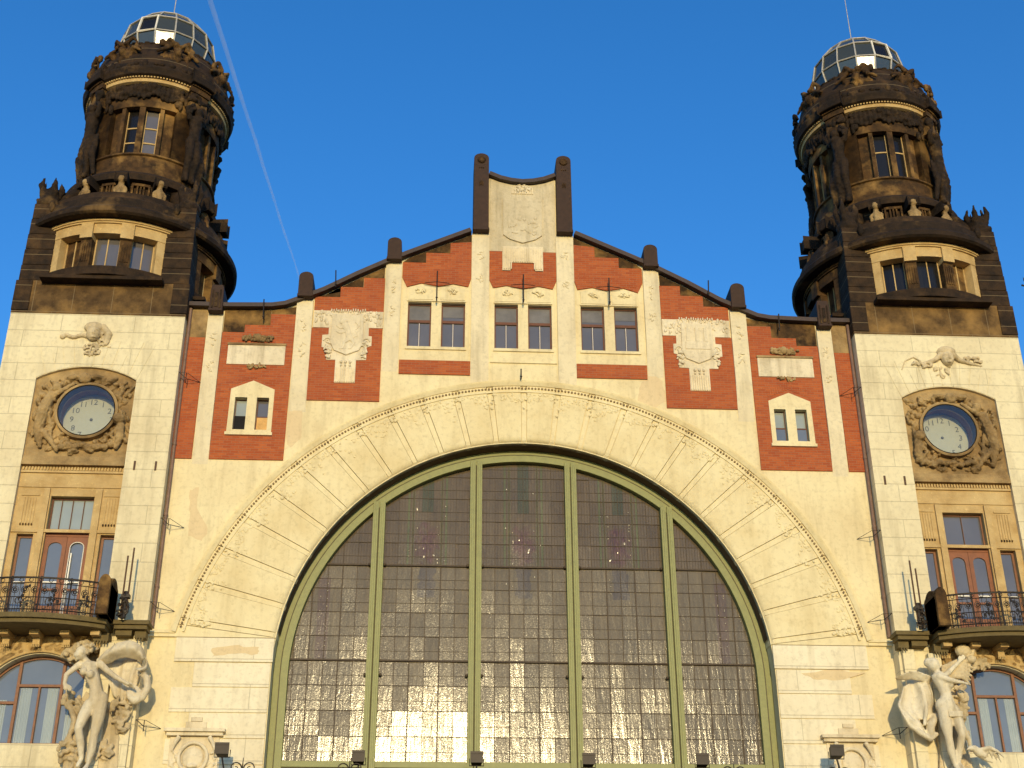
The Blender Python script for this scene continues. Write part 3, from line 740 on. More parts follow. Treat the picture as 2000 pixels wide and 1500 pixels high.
# ================================================================== CLOCK TOWERS
CX, CY = -13.98, 2.35
X0, X1, YF = -16.80, -11.165, -.46
def tower(side):
    global MIR
    MIR = 1 if side == 'left' else -1
    lab = {'left': 'square clock tower with soot black domed top, the one nearest the vapour trail',
           'right': 'square clock tower with soot black domed top, the one right of the great arch'}[side]
    T = thing('clock_tower', (CX, CY, -1.6), lab, 'clock tower', 'clock towers flanking the hall')
    c = (CX, CY)
    # ---- shaft
    RX0, RX1 = -15.62, -12.46
    def seg(x0, x1, z0, zs, zc, n=14):
        xm = (x0+x1)/2; h = (x1-x0)/2; sg = zc-zs; Rr = (h*h+sg*sg)/(2*sg); cz = zc-Rr; am = math.asin(h/Rr)
        return [(x0, z0), (x1, z0)]+[(xm+Rr*math.sin(am*(1-2*i/n)), cz+Rr*math.cos(am*(1-2*i/n))) for i in range(n+1)]
    rec = seg(RX0, RX1, 11.95, 19.98, 20.42)
    lw = seg(-15.36, -12.74, 8.45, 10.35, 11.02)
    b = MB(); b.poly([(X0, -1.6), (X1, -1.6), (X1, 22.42), (X0, 22.42)], YF, .30, [rec, lw], back=False)
    b.box(X0, X1, .30, 5.16, -1.6, 22.42)
    sh = part(b.build('shaft', 'tower', T), T)
    b = MB(); xm = (RX0+RX1)/2                                   # voussoirs over the recess
    for k in range(-5, 6):
        a0 = (k-.5)*.29; a1 = (k+.5)*.29; zb = lambda u: 20.42-.44*(u/1.58)**2; zz = 21.35-.12*(abs(k) % 2)
        b.poly([(xm+a0+.012, zb(a0)+.03), (xm+a1-.012, zb(a1)+.03), (xm+a1*1.28-.012, zz), (xm+a0*1.28+.012, zz)], YF-.014, YF+.02)
    b.build('voussoir', 'tower', sh)
    # ---- sandstone infill with openings
    yi = YF+.16
    b = MB(); top = [q for q in rec]
    door = rect(-14.58, -13.27, 12.0, 16.0); sl = rect(-15.42, -14.93, 12.0, 14.76); sr = rect(-12.92, -12.46-.02, 12.0, 14.76)
    b.poly([(RX0, 11.95), (RX1, 11.95), (RX1, 17.0), (RX0, 17.0)], yi, yi+.25, [door, sl, sr])
    inf = part(b.build('window_wall', 'gold', T, bevel=.01), T)
    b = MB(); b.box(RX0+.01, RX1-.01, YF-.02, yi+.1, 16.98, 17.12); b.box(RX0+.01, RX1-.01, YF+.02, yi+.1, 17.123, 17.28)
    b.build('cornice', 'goldr', inf)
    b = MB(); b.box(RX0+.01, RX1-.01, yi-.06, yi+.02, 16.76, 16.83)
    for k in range(34): x = RX0+.05+k*.0925; b.box(x, x+.05, yi-.07, yi+.02, 16.84, 16.95)
    b.box(RX0+.02, RX1-.02, yi-.035, yi+.02, 16.28, 16.33); b.box(-14.80, -14.62, yi-.08, yi+.02, 11.95, 16.24); b.box(-13.23, -13.03, yi-.08, yi+.02, 11.95, 16.24)
    b.box(RX0+.02, RX1-.02, yi-.05, yi+.02, 14.80, 14.9)
    for xx in (-15.2, -12.72):
        for k in range(-2, 3): b.box(xx+k*.085-.02, xx+k*.085+.02, yi-.025, yi+.01, 15.1, 15.95)
        b.box(xx-.27, xx+.27, yi-.03, yi+.01, 16.0, 16.05)
    b.build('moulding', 'gold', inf)
    b = MB()
    for xx in (-15.2, -12.72):
        for k in range(-2, 3): b.ball((xx+k*.085, yi-.03, 15.06), (.028, .03, .04), 6, 4)
    b.build('bead_drop', 'sootm', inf)
    # transom light, doors and side lights
    yd = yi+.12; L_ = side == 'left'
    window(T, -14.58, -13.27, 14.95, 16.0, yd+.08, 'doorframe' if not L_ else 'wood', 'glassc' if L_ else 'glass', .05, [(q, 15.0, 15.95, .02) for q in (-14.27, -13.94, -13.6)] if L_ else [(-13.92, 15, 15.95, .012)], [])
    b = MB(); b.box(-14.58, -13.27, yd-.02, yd+.1, 14.72, 14.95); b.build('door_lintel', 'doorwood', T)
    for x0, x1 in ((-14.58, -13.93), (-13.92, -13.27)):
        xm_ = (x0+x1)/2; hw_ = (x1-x0)/2-.12
        op = [(xm_-hw_, 12.55), (xm_+hw_, 12.55)]+[(xm_+hw_*math.cos(R_(a)), 14.38+hw_*math.sin(R_(a))*.8) for a in range(0, 181, 20)]
        b = MB(); b.poly(rect(x0, x1, 12.0, 14.72), yd, yd+.07, [op]); b.box(xm_-hw_, xm_+hw_, yd-.005, yd+.03, 13.02, 13.08)
        d = part(b.build('balcony_door', 'doorwood', T), T)
        b = MB(); b.poly([(xm_-hw_-.01, 12.5), (xm_+hw_+.01, 12.5), (xm_+hw_+.01, 14.75), (xm_-hw_-.01, 14.75)], yd+.04, yd+.05); b.build('pane', 'glassb' if L_ else 'glass', d)
        b = MB(); b.box(xm_-hw_, xm_+hw_, yd-.015, yd-.006, 13.26, 13.30)
        if L_ and x0 > -14: b.tube([(xm_-hw_, yd-.02, 12.3)]+[(xm_+hw_*math.cos(R_(a)), yd-.02, 14.38+hw_*math.sin(R_(a))*.8) for a in range(180, -1, -20)]+[(xm_+hw_, yd-.02, 12.9)], .014, 5); b.box(xm_-hw_+.04, xm_-hw_+.08, yd-.03, yd-.01, 12.3, 14.2)
        b.build('trim', 'white', d)
    for x0, x1 in ((-15.42, -14.93), (-12.92, -12.48)):
        f = window(T, x0, x1, 12.0, 14.76, yd+.06, 'doorframe', 'glassb' if L_ else 'glass', .07, [], [])
        b = MB(); b.box(x0+.07, x1-.07, yd+.03, yd+.045, 13.26, 13.30); b.build('trim', 'white', f)
    # ---- clock panel
    yp = YF+.10; cz = 18.83; cx_ = -13.86
    circ = [(cx_+.90*math.cos(2*PI*k/40), cz+.90*math.sin(2*PI*k/40)) for k in range(40)]
    b = MB(); pan_ = [(RX0, 17.283), (RX1, 17.283)]+rec[2:]
    b.poly([(x, z) for x, z in pan_], yp, yp+.3, [circ]); cp = part(b.build('clock_panel', 'goldr', T), T)
    b = MB(); random.seed(31 if L_ else 57)
    for k in range(230):           # carved foliage round the dial
        a = rnd(0, 2*PI); q = rnd(1.0, 1.75); x = cx_-.1+q*math.cos(a)*1.0; z = cz+q*math.sin(a)*.95
        if RX0+.08 < x < RX1-.08 and 17.4 < z < 20.0 and math.hypot(x-cx_, z-cz) > .98:
            b.ball((x, yp, z), (rnd(.04, .10), rnd(.06, .22), rnd(.06, .17)), 7, 5, Matrix.Rotation(a, 3, 'Y'))
    # winged figure at the outer side, child at the other, mask above
    b.limb([(-15.05, yp-.12, 19.35), (-15.2, yp-.16, 18.8), (-15.28, yp-.12, 18.2), (-15.15, yp-.08, 17.6)], [.15, .19, .15, .07]); b.ball((-14.88, yp-.18, 19.62), (.15, .15, .18))
    b.limb([(-15.0, yp-.15, 19.3), (-14.7, yp-.22, 19.5), (-14.4, yp-.18, 19.75)], [.08, .07, .06])
    for k in range(7): b.limb([(-15.3+.04*k, yp-.05, 19.5-.1*k), (-14.95+.02*k, yp-.08, 18.5-.12*k)], [.035, .05])
    b.limb([(-15.15, yp-.1, 18.1), (-14.8, yp-.14, 17.75), (-14.6, yp-.1, 17.45)], [.11, .08, .05])
    b.ball((-14.05, yp-.2, 19.95), (.2, .14, .2)); b.ball((-14.4, yp-.15, 20.0), (.25, .12, .1)); b.ball((-13.7, yp-.15, 20.02), (.25, .12, .09))
    for k in range(6): b.ball((-13.95+.22*k, yp-.1, 20.05-.05*k*k*.3), (.12, .1, .07), 7, 5)
    b.ball((-12.82, yp-.2, 18.55), (.2, .2, .18)); b.limb([(-12.75, yp-.15, 18.35), (-12.72, yp-.15, 17.95), (-12.8, yp-.12, 17.6)], [.13, .14, .07]); b.limb([(-12.8, yp-.2, 18.25), (-13.0, yp-.2, 18.0), (-12.85, yp-.1, 17.8)], [.06, .05, .05])
    for k in range(8): b.ball((-14.5+.22*k, yp-.1, 17.62+rnd(-.05, .08)), (.13, .12, .1), 7, 5)
    b.carve('carving', 'goldr', cp, .024, 1, .07, .10)
    # clock
    ck = MB(); ck.lathe([(1, 1)], (0, 0), 3) if False else None
    rim = []
    def ringy(b, r0, r1, y0, y1, n=48):
        vs = []; fs = []
        for i in range(n):
            a = 2*PI*i/n
            for r, y in ((r0, y1), (r0, y0+.02), ((r0+r1)/2, y0), (r1, y0+.02), (r1, y1)): vs.append((cx_+r*math.cos(a), y, cz+r*math.sin(a)))
        for i in range(n):
            i2 = (i+1) % n
            for j in range(4): fs.append((i*5+j, i2*5+j, i2*5+j+1, i*5+j+1))
        b.add(vs, fs)
    b = MB(); ringy(b, .98, .88, YF-.12, YF+.3); clk = part(b.build('clock', 'goldr', T, smooth=True), T)
    b = MB(); ringy(b, .895, .865, YF-.13, YF+.2); b.build('rim', 'iron', clk, smooth=True)
    yd_ = YF+.62
    b = MB(); vs = []; fs = []; n = 48
    for i in range(n):
        a = 2*PI*i/n
        for y in (YF-.1, yd_+.01): vs.append((cx_+.885*math.cos(a), y, cz+.885*math.sin(a)))
    for i in range(n): i2 = (i+1) % n; fs.append((i*2, i*2+1, i2*2+1, i2*2))
    b.add(vs, fs); b.build('dial_well', 'drum', clk, smooth='all')
    b = MB(); b.poly([(cx_+.95*math.cos(2*PI*k/40), cz+.95*math.sin(2*PI*k/40)) for k in range(40)], yd_, yd_+.03); b.build('dial', 'dial', clk)
    b = MB(); b.poly([(cx_+.87*math.cos(2*PI*k/40), cz+.87*math.sin(2*PI*k/40)) for k in range(40)], YF-.10, YF-.095); b.build('cover_glass', 'cover', clk)
    for h in range(1, 13):
        cu = bpy.data.curves.new('numeral', 'FONT'); cu.body = str(h); cu.size = .27; cu.align_x = 'CENTER'; cu.align_y = 'CENTER'; cu.extrude = .004; cu.resolution_u = 3
        o = bpy.data.objects.new('numeral', cu); col.objects.link(o)
        dg = bpy.context.evaluated_depsgraph_get(); me = bpy.data.meshes.new_from_object(o.evaluated_get(dg)); bpy.data.objects.remove(o)
        a = R_(30*h); w = wloc(clk); X = MIR*cx_+.62*math.sin(a); Z = cz+.62*math.cos(a)
        o = bpy.data.objects.new('numeral', me); col.objects.link(o); me.materials.append(M_['ink']); o.parent = clk
        me.transform(Matrix.Rotation(PI/2, 4, 'X')); o.location = (X-w[0], yd_-.008-w[1], Z-w[2])
    b = MB(); b.ball((cx_, yd_-.02, cz), (.05, .03, .05), 10, 6); b.build('hub', 'ink', clk)
    # ---- mask over the clock
    b = MB(); y = YF-.02
    if L_:
        b.ball((-14.02, y-.06, 21.62), (.24, .2, .3)); b.ball((-14.05, y-.02, 21.85), (.32, .17, .2)); b.ball((-13.98, y-.22, 21.58), (.05, .07, .09)); b.ball((-13.98, y-.17, 21.42), (.1, .06, .04))
        for q in (-.09, .1): b.ball((-14.0+q, y-.2, 21.68), (.06, .04, .03))
        for k in range(9): b.ball((-14.25-.085*k, y, 21.52+.04*math.sin(k)), (.09, .09, .07), 7, 5)
        b.ball((-15.0, y, 21.5), (.1, .1, .1)); leafcluster(b, (-13.7, y, 21.35), .28, .4, 34, .055); leafcluster(b, (-14.0, y, 21.05), .3, .22, 26, .05)
        b.limb([(-13.75, y, 21.9), (-13.55, y, 21.6), (-13.6, y, 21.25)], [.1, .13, .08])
    else:
        b.ball((-14.2, y-.06, 21.45), (.22, .2, .28)); b.ball((-14.2, y-.02, 21.72), (.33, .2, .2)); b.ball((-14.2, y-.24, 21.42), (.045, .07, .09)); b.ball((-14.2, y-.2, 21.25), (.08, .06, .035))
        for q in (-.09, .09): b.ball((-14.2+q, y-.2, 21.54), (.06, .04, .03))
        for q in (-1, 1):
            b.limb([(-14.2+q*.2, y-.05, 21.6), (-14.2+q*.42, y-.04, 21.4), (-14.2+q*.8, y, 21.28), (-14.2+q*1.15, y, 21.22)], [.1, .08, .05, .03])
            leafcluster(b, (-14.2+q*.85, y, 21.3+(.12 if q < 0 else -.06)), .35, .14, 20, .06)
        leafcluster(b, (-14.0, y, 21.0), .3, .25, 14, .06)
        b.tube([(-13.3, y, 21.35), (-13.05, y, 21.5), (-12.75, y, 21.35), (-12.6, y, 21.0)], .03, 6)
    b.carve('face_relief', 'reliefd', sh, .018, 1, .02, .1)
    b = MB()
    for xx in (-12.15, -11.5): b.box(xx-.03, xx+.03, YF-.03, YF+.01, 16.85, 17.15)
    b.build('slot_plate', 'rust', sh)
    # ---- lower window
    yl = YF+.30; xm = -14.05
    b = MB(); o_ = seg(-15.36, -12.74, 8.45, 10.35, 11.02); i_ = seg(-15.28, -12.82, 8.53, 10.33, 10.94)
    b.poly(o_, yl, yl+.1, [i_])
    for x, w, z0, z1 in ((-14.67, .09, 8.5, 10.9), (-13.43, .09, 8.5, 10.9), (-14.05, .06, 8.5, 10.12)): b.box(x-w/2, x+w/2, yl-.02, yl+.09, z0, z1)
    b.box(-14.66, -13.44, yl-.025, yl+.08, 10.12, 10.2); b.box(-15.28, -14.7, yl-.025, yl+.08, 9.62, 9.7); b.box(-13.4, -12.82, yl-.025, yl+.08, 9.62, 9.7)
    f = part(b.build('arched_casement', 'doorframe', T, bevel=.008), T)
    b = MB(); b.poly(seg(-15.34, -12.76, 8.47, 10.34, 11.0), yl+.05, yl+.06); b.build('pane', 'glassb', f)
    for xa_, xb_ in ((-15.25, -14.78), (-14.58, -14.15), (-13.95, -13.52), (-13.32, -12.85)):
        b = MB(); n_ = 24; vs = []; w_ = rnd(.6, .85)
        for i in range(n_+1):
            u = i/n_
            for z in (8.5, 9.75 if abs(xa_+14.05) > .6 else 10.1): vs.append((xa_+(xb_-xa_)*(u*w_ if xa_ < -14.3 else 1-w_+u*w_), yl+.04+.007*math.sin(u*26), z))
        b.add(vs, [(2*i, 2*i+2, 2*i+3, 2*i+1) for i in range(n_)]); b.build('curtain', 'glassc', f, smooth='all')
    # frieze above the lower window
    b = MB(); fr = [(-16.2, 10.4), (-15.4, 10.4)]+[(x, z+.05) for x, z in seg(-15.4, -12.7, 8.45, 10.37, 11.06)[2:]][::-1]+[(-12.7, 10.4), (-12.3, 10.4), (-12.3, 11.62), (-16.2, 11.62)]
    b.poly(fr, YF-.03, YF+.02); fz = part(b.build('frieze', 'goldr', T), T)
    b = MB(); random.seed(5)
    for k in range(150):
        x = rnd(-15.9, -12.4); zb = 11.12-.3*((x+14.05)/1.3)**2; z = rnd(max(10.5, zb), 11.55)
        b.ball((x, YF-.04, z), (rnd(.03, .08), rnd(.03, .07), rnd(.04, .12)), 7, 5, Matrix.Rotation(rnd(0, PI), 3, 'Y'))
    b.tube([(q[0], YF-.05, q[1]+.04) for q in seg(-15.4, -12.7, 8.45, 10.37, 11.04)[2:]], .045, 6)
    b.carve('carving', 'gold', fz, .028, 1)
    # ---- balcony
    bx, by = -14.3, -.46
    def bow(t_, off=0.):          # plan curve of the balcony front
        x = -16.75+(4.55)*t_; return x
    RB = 4.6; bc = (-14.35, -1.95+RB)      # shallow bow
    def plan(rad, n=20, a=29):
        return [(bc[0]+rad*math.sin(R_(-a+2*a*i/n)), bc[1]-rad*math.cos(R_(-a+2*a*i/n))) for i in range(n+1)]
    def slab(b, rad, z0, z1, a=29):
        pl = plan(rad, 20, a); pts = pl+[(pl[-1][0], YF+.05), (pl[0][0], YF+.05)]; n = len(pts)
        vs = [(x, y, z0) for x, y in pts]+[(x, y, z1) for x, y in pts]
        fs = [tuple(range(n))[::-1], tuple(range(n, 2*n))]+[(i, (i+1) % n, (i+1) % n+n, i+n) for i in range(n)]
        b.add(vs, fs)
    b = MB(); slab(b, RB, 11.66, 11.80); slab(b, RB-.1, 11.54, 11.658)
    bal = part(b.build('balcony', 'balc', T), T)
    b = MB(); pl = plan(RB-.12, 24, 27.5)
    b.tube([(x, y, 12.86) for x, y in pl], .028, 6); b.tube([(x, y, 12.70) for x, y in pl], .014, 5); b.tube([(x, y, 12.28) for x, y in pl], .014, 5); b.tube([(x, y, 11.92) for x, y in pl], .018, 5)
    pl2 = plan(RB-.12, 62, 27.5)
    for i, (x, y) in enumerate(pl2):
        b.tube([(x, y, 11.8), (x, y, 12.28 if i % 2 else 12.7)], .0095, 4)
        if i % 12 == 0: b.tube([(x, y, 11.8), (x, y, 12.9)], .026, 5)
    def ringxz(b, x, y, z, r, rad=.011):
        b.tube([(x+r*math.cos(k*PI/6), y, z+r*math.sin(k*PI/6)) for k in range(13)], rad, 4)
    for i in range(2, 62, 4):
        x, y = pl2[i]; ringxz(b, x, y-.012, 12.49, .10); ringxz(b, x, y-.012, 12.49, .05, .02); ringxz(b, x+.14, y-.012, 12.78, .055)
    for i in range(6, 62, 12):
        x, y = pl2[i]
        for k in range(10): b.ball((x+rnd(-.14, .14), y-.03, rnd(12.0, 12.6)), (.04, .02, .05), 5, 4)
        scroll(b, (x-.14, y-.02, 12.15), .13, 1.3, rad=.014); scroll(b, (x+.14, y-.02, 12.15), .13, 1.3, rad=.014, sx=-1)
    b.build('railing', 'iron', bal)
    b = MB(); n_ = 14      # round-topped end slab
    prof = [(-1.80, 11.8), (-.9, 11.8)]+[(-1.35+.45*math.cos(PI*k/n_), 12.62+.38*math.sin(PI*k/n_)) for k in range(n_+1)]
    for xs in (-12.36, -16.9):
        vs = []; m_ = len(prof)
        for x in (xs+.06, xs+.34): vs += [(x, y, z) for y, z in prof]
        b.add(vs, [tuple(range(m_))[::-1], tuple(range(m_, 2*m_))]+[(i, (i+1) % m_, (i+1) % m_+m_, i+m_) for i in range(m_)])
    for xs in (-12.36,): 
        b.poly([(xs, 11.8), (xs+.34, 11.8)]+[(xs+.17+.17*math.cos(PI*k/10), 12.72+.26*math.sin(PI*k/10)) for k in range(11)], -1.9, -.85)
    b.build('end_slab', 'sootm', bal, bevel=.015)
    b = MB()
    for k in range(5):
        x = -15.9+k*.86; b.box(x-.13, x+.13, -1.15, YF+.02, 11.40, 11.535); b.box(x-.1, x+.1, -.8, YF+.02, 11.2, 11.395)
        for q in range(-2, 3): b.box(x+q*.05-.014, x+q*.05+.014, -.82, -.79, 11.12, 11.2)
    b.build('bracket', 'gold', bal)
    # ledge + capital at the inner corner
    b = MB(); b.box(-12.1, -11.0, -1.0, YF+.05, 11.78, 11.9); b.box(-12.0, -11.06, -.92, YF+.05, 11.66, 11.777)
    b.box(-11.97, -11.5, -.8, YF+.05, 11.50, 11.657); b.box(-11.42, -11.1, -.75, YF+.05, 11.45, 11.657); b.box(-12.55, -12.12, -.9, YF+.05, 11.3, 11.53)
    for k in range(5): b.box(-12.5+k*.08, -12.46+k*.08, -.93, -.88, 11.2, 11.3)
    for k in range(3): b.box(-11.36+k*.08, -11.32+k*.08, -.78, -.74, 11.35, 11.45)
    b.build('capital', 'balc', T)
    b = MB(); b.box(-12.35, -11.98, -.72, YF+.02, 7.0, 11.3); b.box(-11.6, -11.25, -.62, YF+.02, 7.0, 11.44); b.build('corner_pilaster', 'tower', T)
    # ================= dark stage
    PX = 2.815                 # half side
    b = MB(); b.box(CX-PX, CX+PX, CY-PX+.01, CY+PX-.01, 22.42, 23.62); b.box(CX-PX-.02, CX+PX+.02, CY-PX-.02, CY+PX+.02, 22.36, 22.44)
    pb = part(b.build('plinth_block', 'plinth', T, bevel=.02), T)
    b = MB()
    for s1 in (-1, 1):
        for s2 in (-1, 1):
            w = .52
            xa, xb = sorted((CX+s1*(PX+.03), CX+s1*(PX-w*1.0))); ya, yb = sorted((CY+s2*(PX+.03), CY+s2*(PX-w)))
            b.box(xa, xb, ya, yb, 22.46, 23.6)
    b.build('corner_block', 'soot', pb, bevel=.02)
    b = MB()
    for s1 in (-1, 1):
        e = (.40, .06)[s1 > 0]; b.box(CX-2.0, CX+2.0, min(CY+s1*2.6, CY+s1*(PX+e)), max(CY+s1*2.6, CY+s1*(PX+e)), 23.50, 23.64); e = (.06, .40)[s1 > 0]; b.box(min(CX+s1*2.6, CX+s1*(PX+e)), max(CX+s1*2.6, CX+s1*(PX+e)), CY-2.0, CY+2.0, 23.505, 23.645)
    b.build('sill_band', 'soot', pb, bevel=.015)
    for s1 in (-1, 1):
        for s2 in (-1, 1):
            b = MB(); w = .98; zz = 23.62; k = 0
            while zz < 26.6:
                zn = zz+.62; ins = .012*k+.02
                xa, xb = sorted((CX+s1*(PX-ins), CX+s1*(PX-w))); ya, yb = sorted((CY+s2*(PX-ins), CY+s2*(PX-w)))
                b.box(xa, xb, ya, yb, zz+.006, zn-.006); zz = zn; k += 1
            pier = part(b.build('corner_pier', 'soot', T, bevel=.03), T)
            # finial: eagle-like leaf cluster
            b = MB(); fx = CX+s1*(PX-.42); fy = CY+s2*(PX-.42)
            b.ball((fx, fy, 26.85), (.42, .42, .34)); b.ball((fx-s1*.05, fy, 27.2), (.34, .34, .36))
            for q in range(5):
                a = rnd(-.3, .3)+q*2*PI/5; b.limb([(fx+.2*math.cos(a), fy+.2*math.sin(a), 27.1), (fx+.36*math.cos(a), fy+.36*math.sin(a), 27.55), (fx+.30*math.cos(a), fy+.30*math.sin(a), 27.85+rnd(0, .15))], [.15, .11, .03])
            for q in range(22): b.ball((fx+rnd(-.3, .3), fy+s2*rnd(.05, .3), rnd(26.6, 27.35)), (rnd(.05, .12),)*3, 6, 4)
            b.ball((fx-s1*.3, fy+s2*.45, 26.55), (.12, .1, .25))
            b.carve('finial', 'sootd', pier, .045, 1, .08, .18)
            # scroll buttress from pier to lantern
            b = MB(); dx = -s1/math.sqrt(2); dy = -s2/math.sqrt(2)
            P_ = [(0, 26.5, .4), (.5, 27.4, .34), (.95, 28.05, .27), (1.2, 28.6, .18)]
            b.limb([(fx+dx*q, fy+dy*q, z-.25) for q, z, r in P_], [r for q, z, r in P_]); b.limb([(fx+dx*q, fy+dy*q, z-.9) for q, z, r in P_[:3]], [.35, .3, .3])
            b.carve('buttress', 'sootd', T, .06, 2, .08, .25)
    # bows with windows on the four faces
    dark = side == 'right'
    for q in range(2):
        A = 90*q
        b = MB(); ha = 36
        b.arc(3.32, 2.7, 23.64, 23.95, A-ha, A+ha, c, 16)
        sill = b
        b2 = MB(); b2.arc(3.32, 2.6, 25.22, 25.66, A-ha, A+ha, c, 16)               # lintel
        b2.arc(3.42, 2.6, 25.66, 25.74, A-ha-1, A+ha+1, c, 16); b2.arc(3.38, 2.6, 25.60, 25.655, A-ha, A+ha, c, 16)
        for m_ in (-11.5, 11.5): b2.arc(3.40, 3.0, 25.02, 25.60, A+m_-3.6, A+m_+3.6, c, 3)
        for m_ in (-32.5, 32.5): b2.arc(3.30, 2.6, 23.95, 25.22, A+m_-3.4, A+m_+3.4, c, 3)
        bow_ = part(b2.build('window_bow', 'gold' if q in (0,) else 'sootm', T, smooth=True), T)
        sill.build('sill', 'soot', bow_, smooth=True)
        b = MB()
        for m_ in (-11.5, 11.5):
            b.arc(3.28, 2.7, 23.95, 25.02, A+m_-3.4, A+m_+3.4, c, 3)
            for u in (-2, -.7, .7, 2): b.arc(3.31, 3.2, 24.15, 24.85, A+m_+u-.35, A+m_+u+.35, c, 1)
        b.build('mullion', 'sootm', bow_, smooth=True)
        for wi, m_ in enumerate((-22, 0, 22)):
            h_ = 7.5 if wi != 1 else 8.2
            f = MB(); f.arc(2.99, 2.94, 23.95, 25.22, A+m_-h_, A+m_-h_+1, c, 1); f.arc(2.99, 2.94, 23.95, 25.22, A+m_+h_-1, A+m_+h_, c, 1); f.arc(2.99, 2.94, 23.95, 25.22, A+m_-.35, A+m_+.35, c, 1); f.arc(2.99, 2.94, 23.95, 24.0, A+m_-h_, A+m_+h_, c, 4)
            f = part(f.build('window', 'gold', T), T)
            b = MB(); b.arc(2.96, 2.93, 23.95, 25.22, A+m_-h_, A+m_+h_, c, 4)
            boarded = (m_ == 22 and dark) or (m_ == -22 and not dark)
            b.build('pane', 'sootm' if (m_ == -22) else ('glassk' if dark else 'glass'), f)
    b = MB(); b.arc(2.90, 2.5, 23.62, 26.3, -44, 134, c, 40); b.box(CX-2.65, CX+2.0, CY-2.0, CY+2.65, 23.62, 26.55); b.build('bow_core', 'sootd', T)
    # cornice ring and parapet
    b = MB(); b.lathe([(3.3, 25.76), (3.72, 25.76), (3.80, 25.82), (3.80, 26.0), (3.70, 26.12), (3.55, 26.2), (3.5, 26.55), (3.42, 26.62), (3.3, 26.62), (2.6, 26.7), (2.6, 25.9)], c, 60, R_(-43), R_(133), closed=True, caps=True)
    b.build('ring_cornice', 'sootd', T, smooth=True)
    # attic drum with little windows and figures
    c = (CX+.14, CY)
    DZ = 0
    b = MB(); b.lathe([(2.6, 26.3), (2.55, 27.0), (2.46, 27.05), (2.44, 27.85), (2.5, 27.9)], c, 64); b.lathe([(3.3, 26.5), (3.2, 26.98), (2.5, 27.05)], (CX, CY), 50, R_(-42), R_(132)); 
    b.lathe([(2.4, 27.86), (2.70, 27.9), (2.74, 28.12), (2.62, 28.28), (2.4, 28.36), (2.2, 28.36)], c, 64)
    at_ = part(b.build('attic_drum', 'soot', T, smooth=True), T)
    for q in range(4):
        for m_ in (-12, 12):
            A = 90*q+m_+0; b = MB(); b.arc(2.58, 2.4, 27.12, 27.2, A-7, A+7, c, 3); b.arc(2.58, 2.4, 27.72, 27.82, A-7, A+7, c, 3); b.arc(2.58, 2.4, 27.2, 27.72, A-7, A-5.6, c, 1); b.arc(2.58, 2.4, 27.2, 27.72, A+5.6, A+7, c, 1)
            for u in (-2.5, 0, 2.5): b.arc(2.56, 2.44, 27.2, 27.72, A+u-.6, A+u+.6, c, 1)
            b.build('vent_grille', 'sootm', at_)
        for m_ in (-27, -1, 25):
            A = R_(90*q+m_); r = 2.95; b = MB()
            P3 = lambda rr, z: (c[0]+rr*math.sin(A), CY-rr*math.cos(A), z)
            b.limb([P3(r+.12, 26.55), P3(r+.1, 26.9), P3(r-.02, 27.25), P3(r-.1, 27.6)], [.05, .09, .13, .1]); b.ball(P3(r-.02, 27.72), (.13, .13, .15))
            for u in (-1, 1):
                tx = math.cos(A)*u; ty = math.sin(A)*u; base = P3(r-.02, 27.45)
                b.limb([base, (base[0]+tx*.2, base[1]+ty*.2, 27.3), (base[0]+tx*.16, base[1]+ty*.16, 26.95)], [.07, .055, .045])
            b3 = MB(); b3.arc(3.0 if q == 0 else 3.2, 2.4, 27.62 if q == 0 else 27.45, 27.9, math.degrees(A)-4.2, math.degrees(A)+4.2, c, 3); b3.build('console', 'sootd', at_, bevel=.05)
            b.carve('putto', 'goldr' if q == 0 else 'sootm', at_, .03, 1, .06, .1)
    # lantern drum
    LX = CX+.27; c = (LX, CY)
    b = MB(); b.lathe([(2.45, 28.3), (2.42, 28.6), (2.36, 28.62), (2.34, 29.15), (2.42, 29.18), (2.42, 29.24), (1.9, 29.26)], c, 64)
    b.lathe([(2.1, 31.36), (2.32, 31.36), (2.36, 31.5), (2.36, 32.3), (2.46, 32.36), (2.48, 32.5), (2.3, 32.55)], c, 64)
    for q in range(4):
        A = 90*q
        b.arc(2.30, 2.05, 29.2, 31.4, A-2.6, A+2.6, c, 2)
        for m_ in (-1, 1):
            b.arc(2.28, 2.0, 29.2, 31.4, A+m_*17.5-1.8 if m_ > 0 else A-19.3, A+19.3 if m_ > 0 else A-15.7, c, 2)
            b.arc(2.10, 1.9, 29.2, 31.4, min(A+m_*19.3, A+m_*30), max(A+m_*19.3, A+m_*30), c, 3)
            b.arc(2.34, 1.9, 29.2, 31.4, min(A+m_*30, A+m_*60), max(A+m_*30, A+m_*60), c, 6)
    lan = part(b.build('lantern', 'sootm', T, smooth=True), T)
    for q in range(4):
        for m_ in (-9.2, 9.2):
            A = 90*q+m_; f = MB(); f.arc(2.07, 2.02, 29.2, 31.36, A-6.6, A-5.8, c, 1); f.arc(2.07, 2.02, 29.2, 31.36, A+5.8, A+6.6, c, 1); f.arc(2.06, 2.02, 30.55, 30.6, A-6, A+6, c, 2)
            if not dark: f.arc(2.06, 2.02, 29.9, 29.95, A-6, A+6, c, 2)
            f = part(f.build('window', 'gold', T), T)
            b = MB(); b.arc(2.03, 2.01, 29.2, 31.36, A-6.6, A+6.6, c, 2); b.build('pane', 'glassk' if dark or (m_ < 0) else 'glass', f)
    b = MB(); b.arc(1.88, 1.6, 28.6, 31.6, 0, 360, c, 40); b.build('lantern_core', 'black', T)
    # leaf frieze, dentils
    b = MB(); random.seed(11)
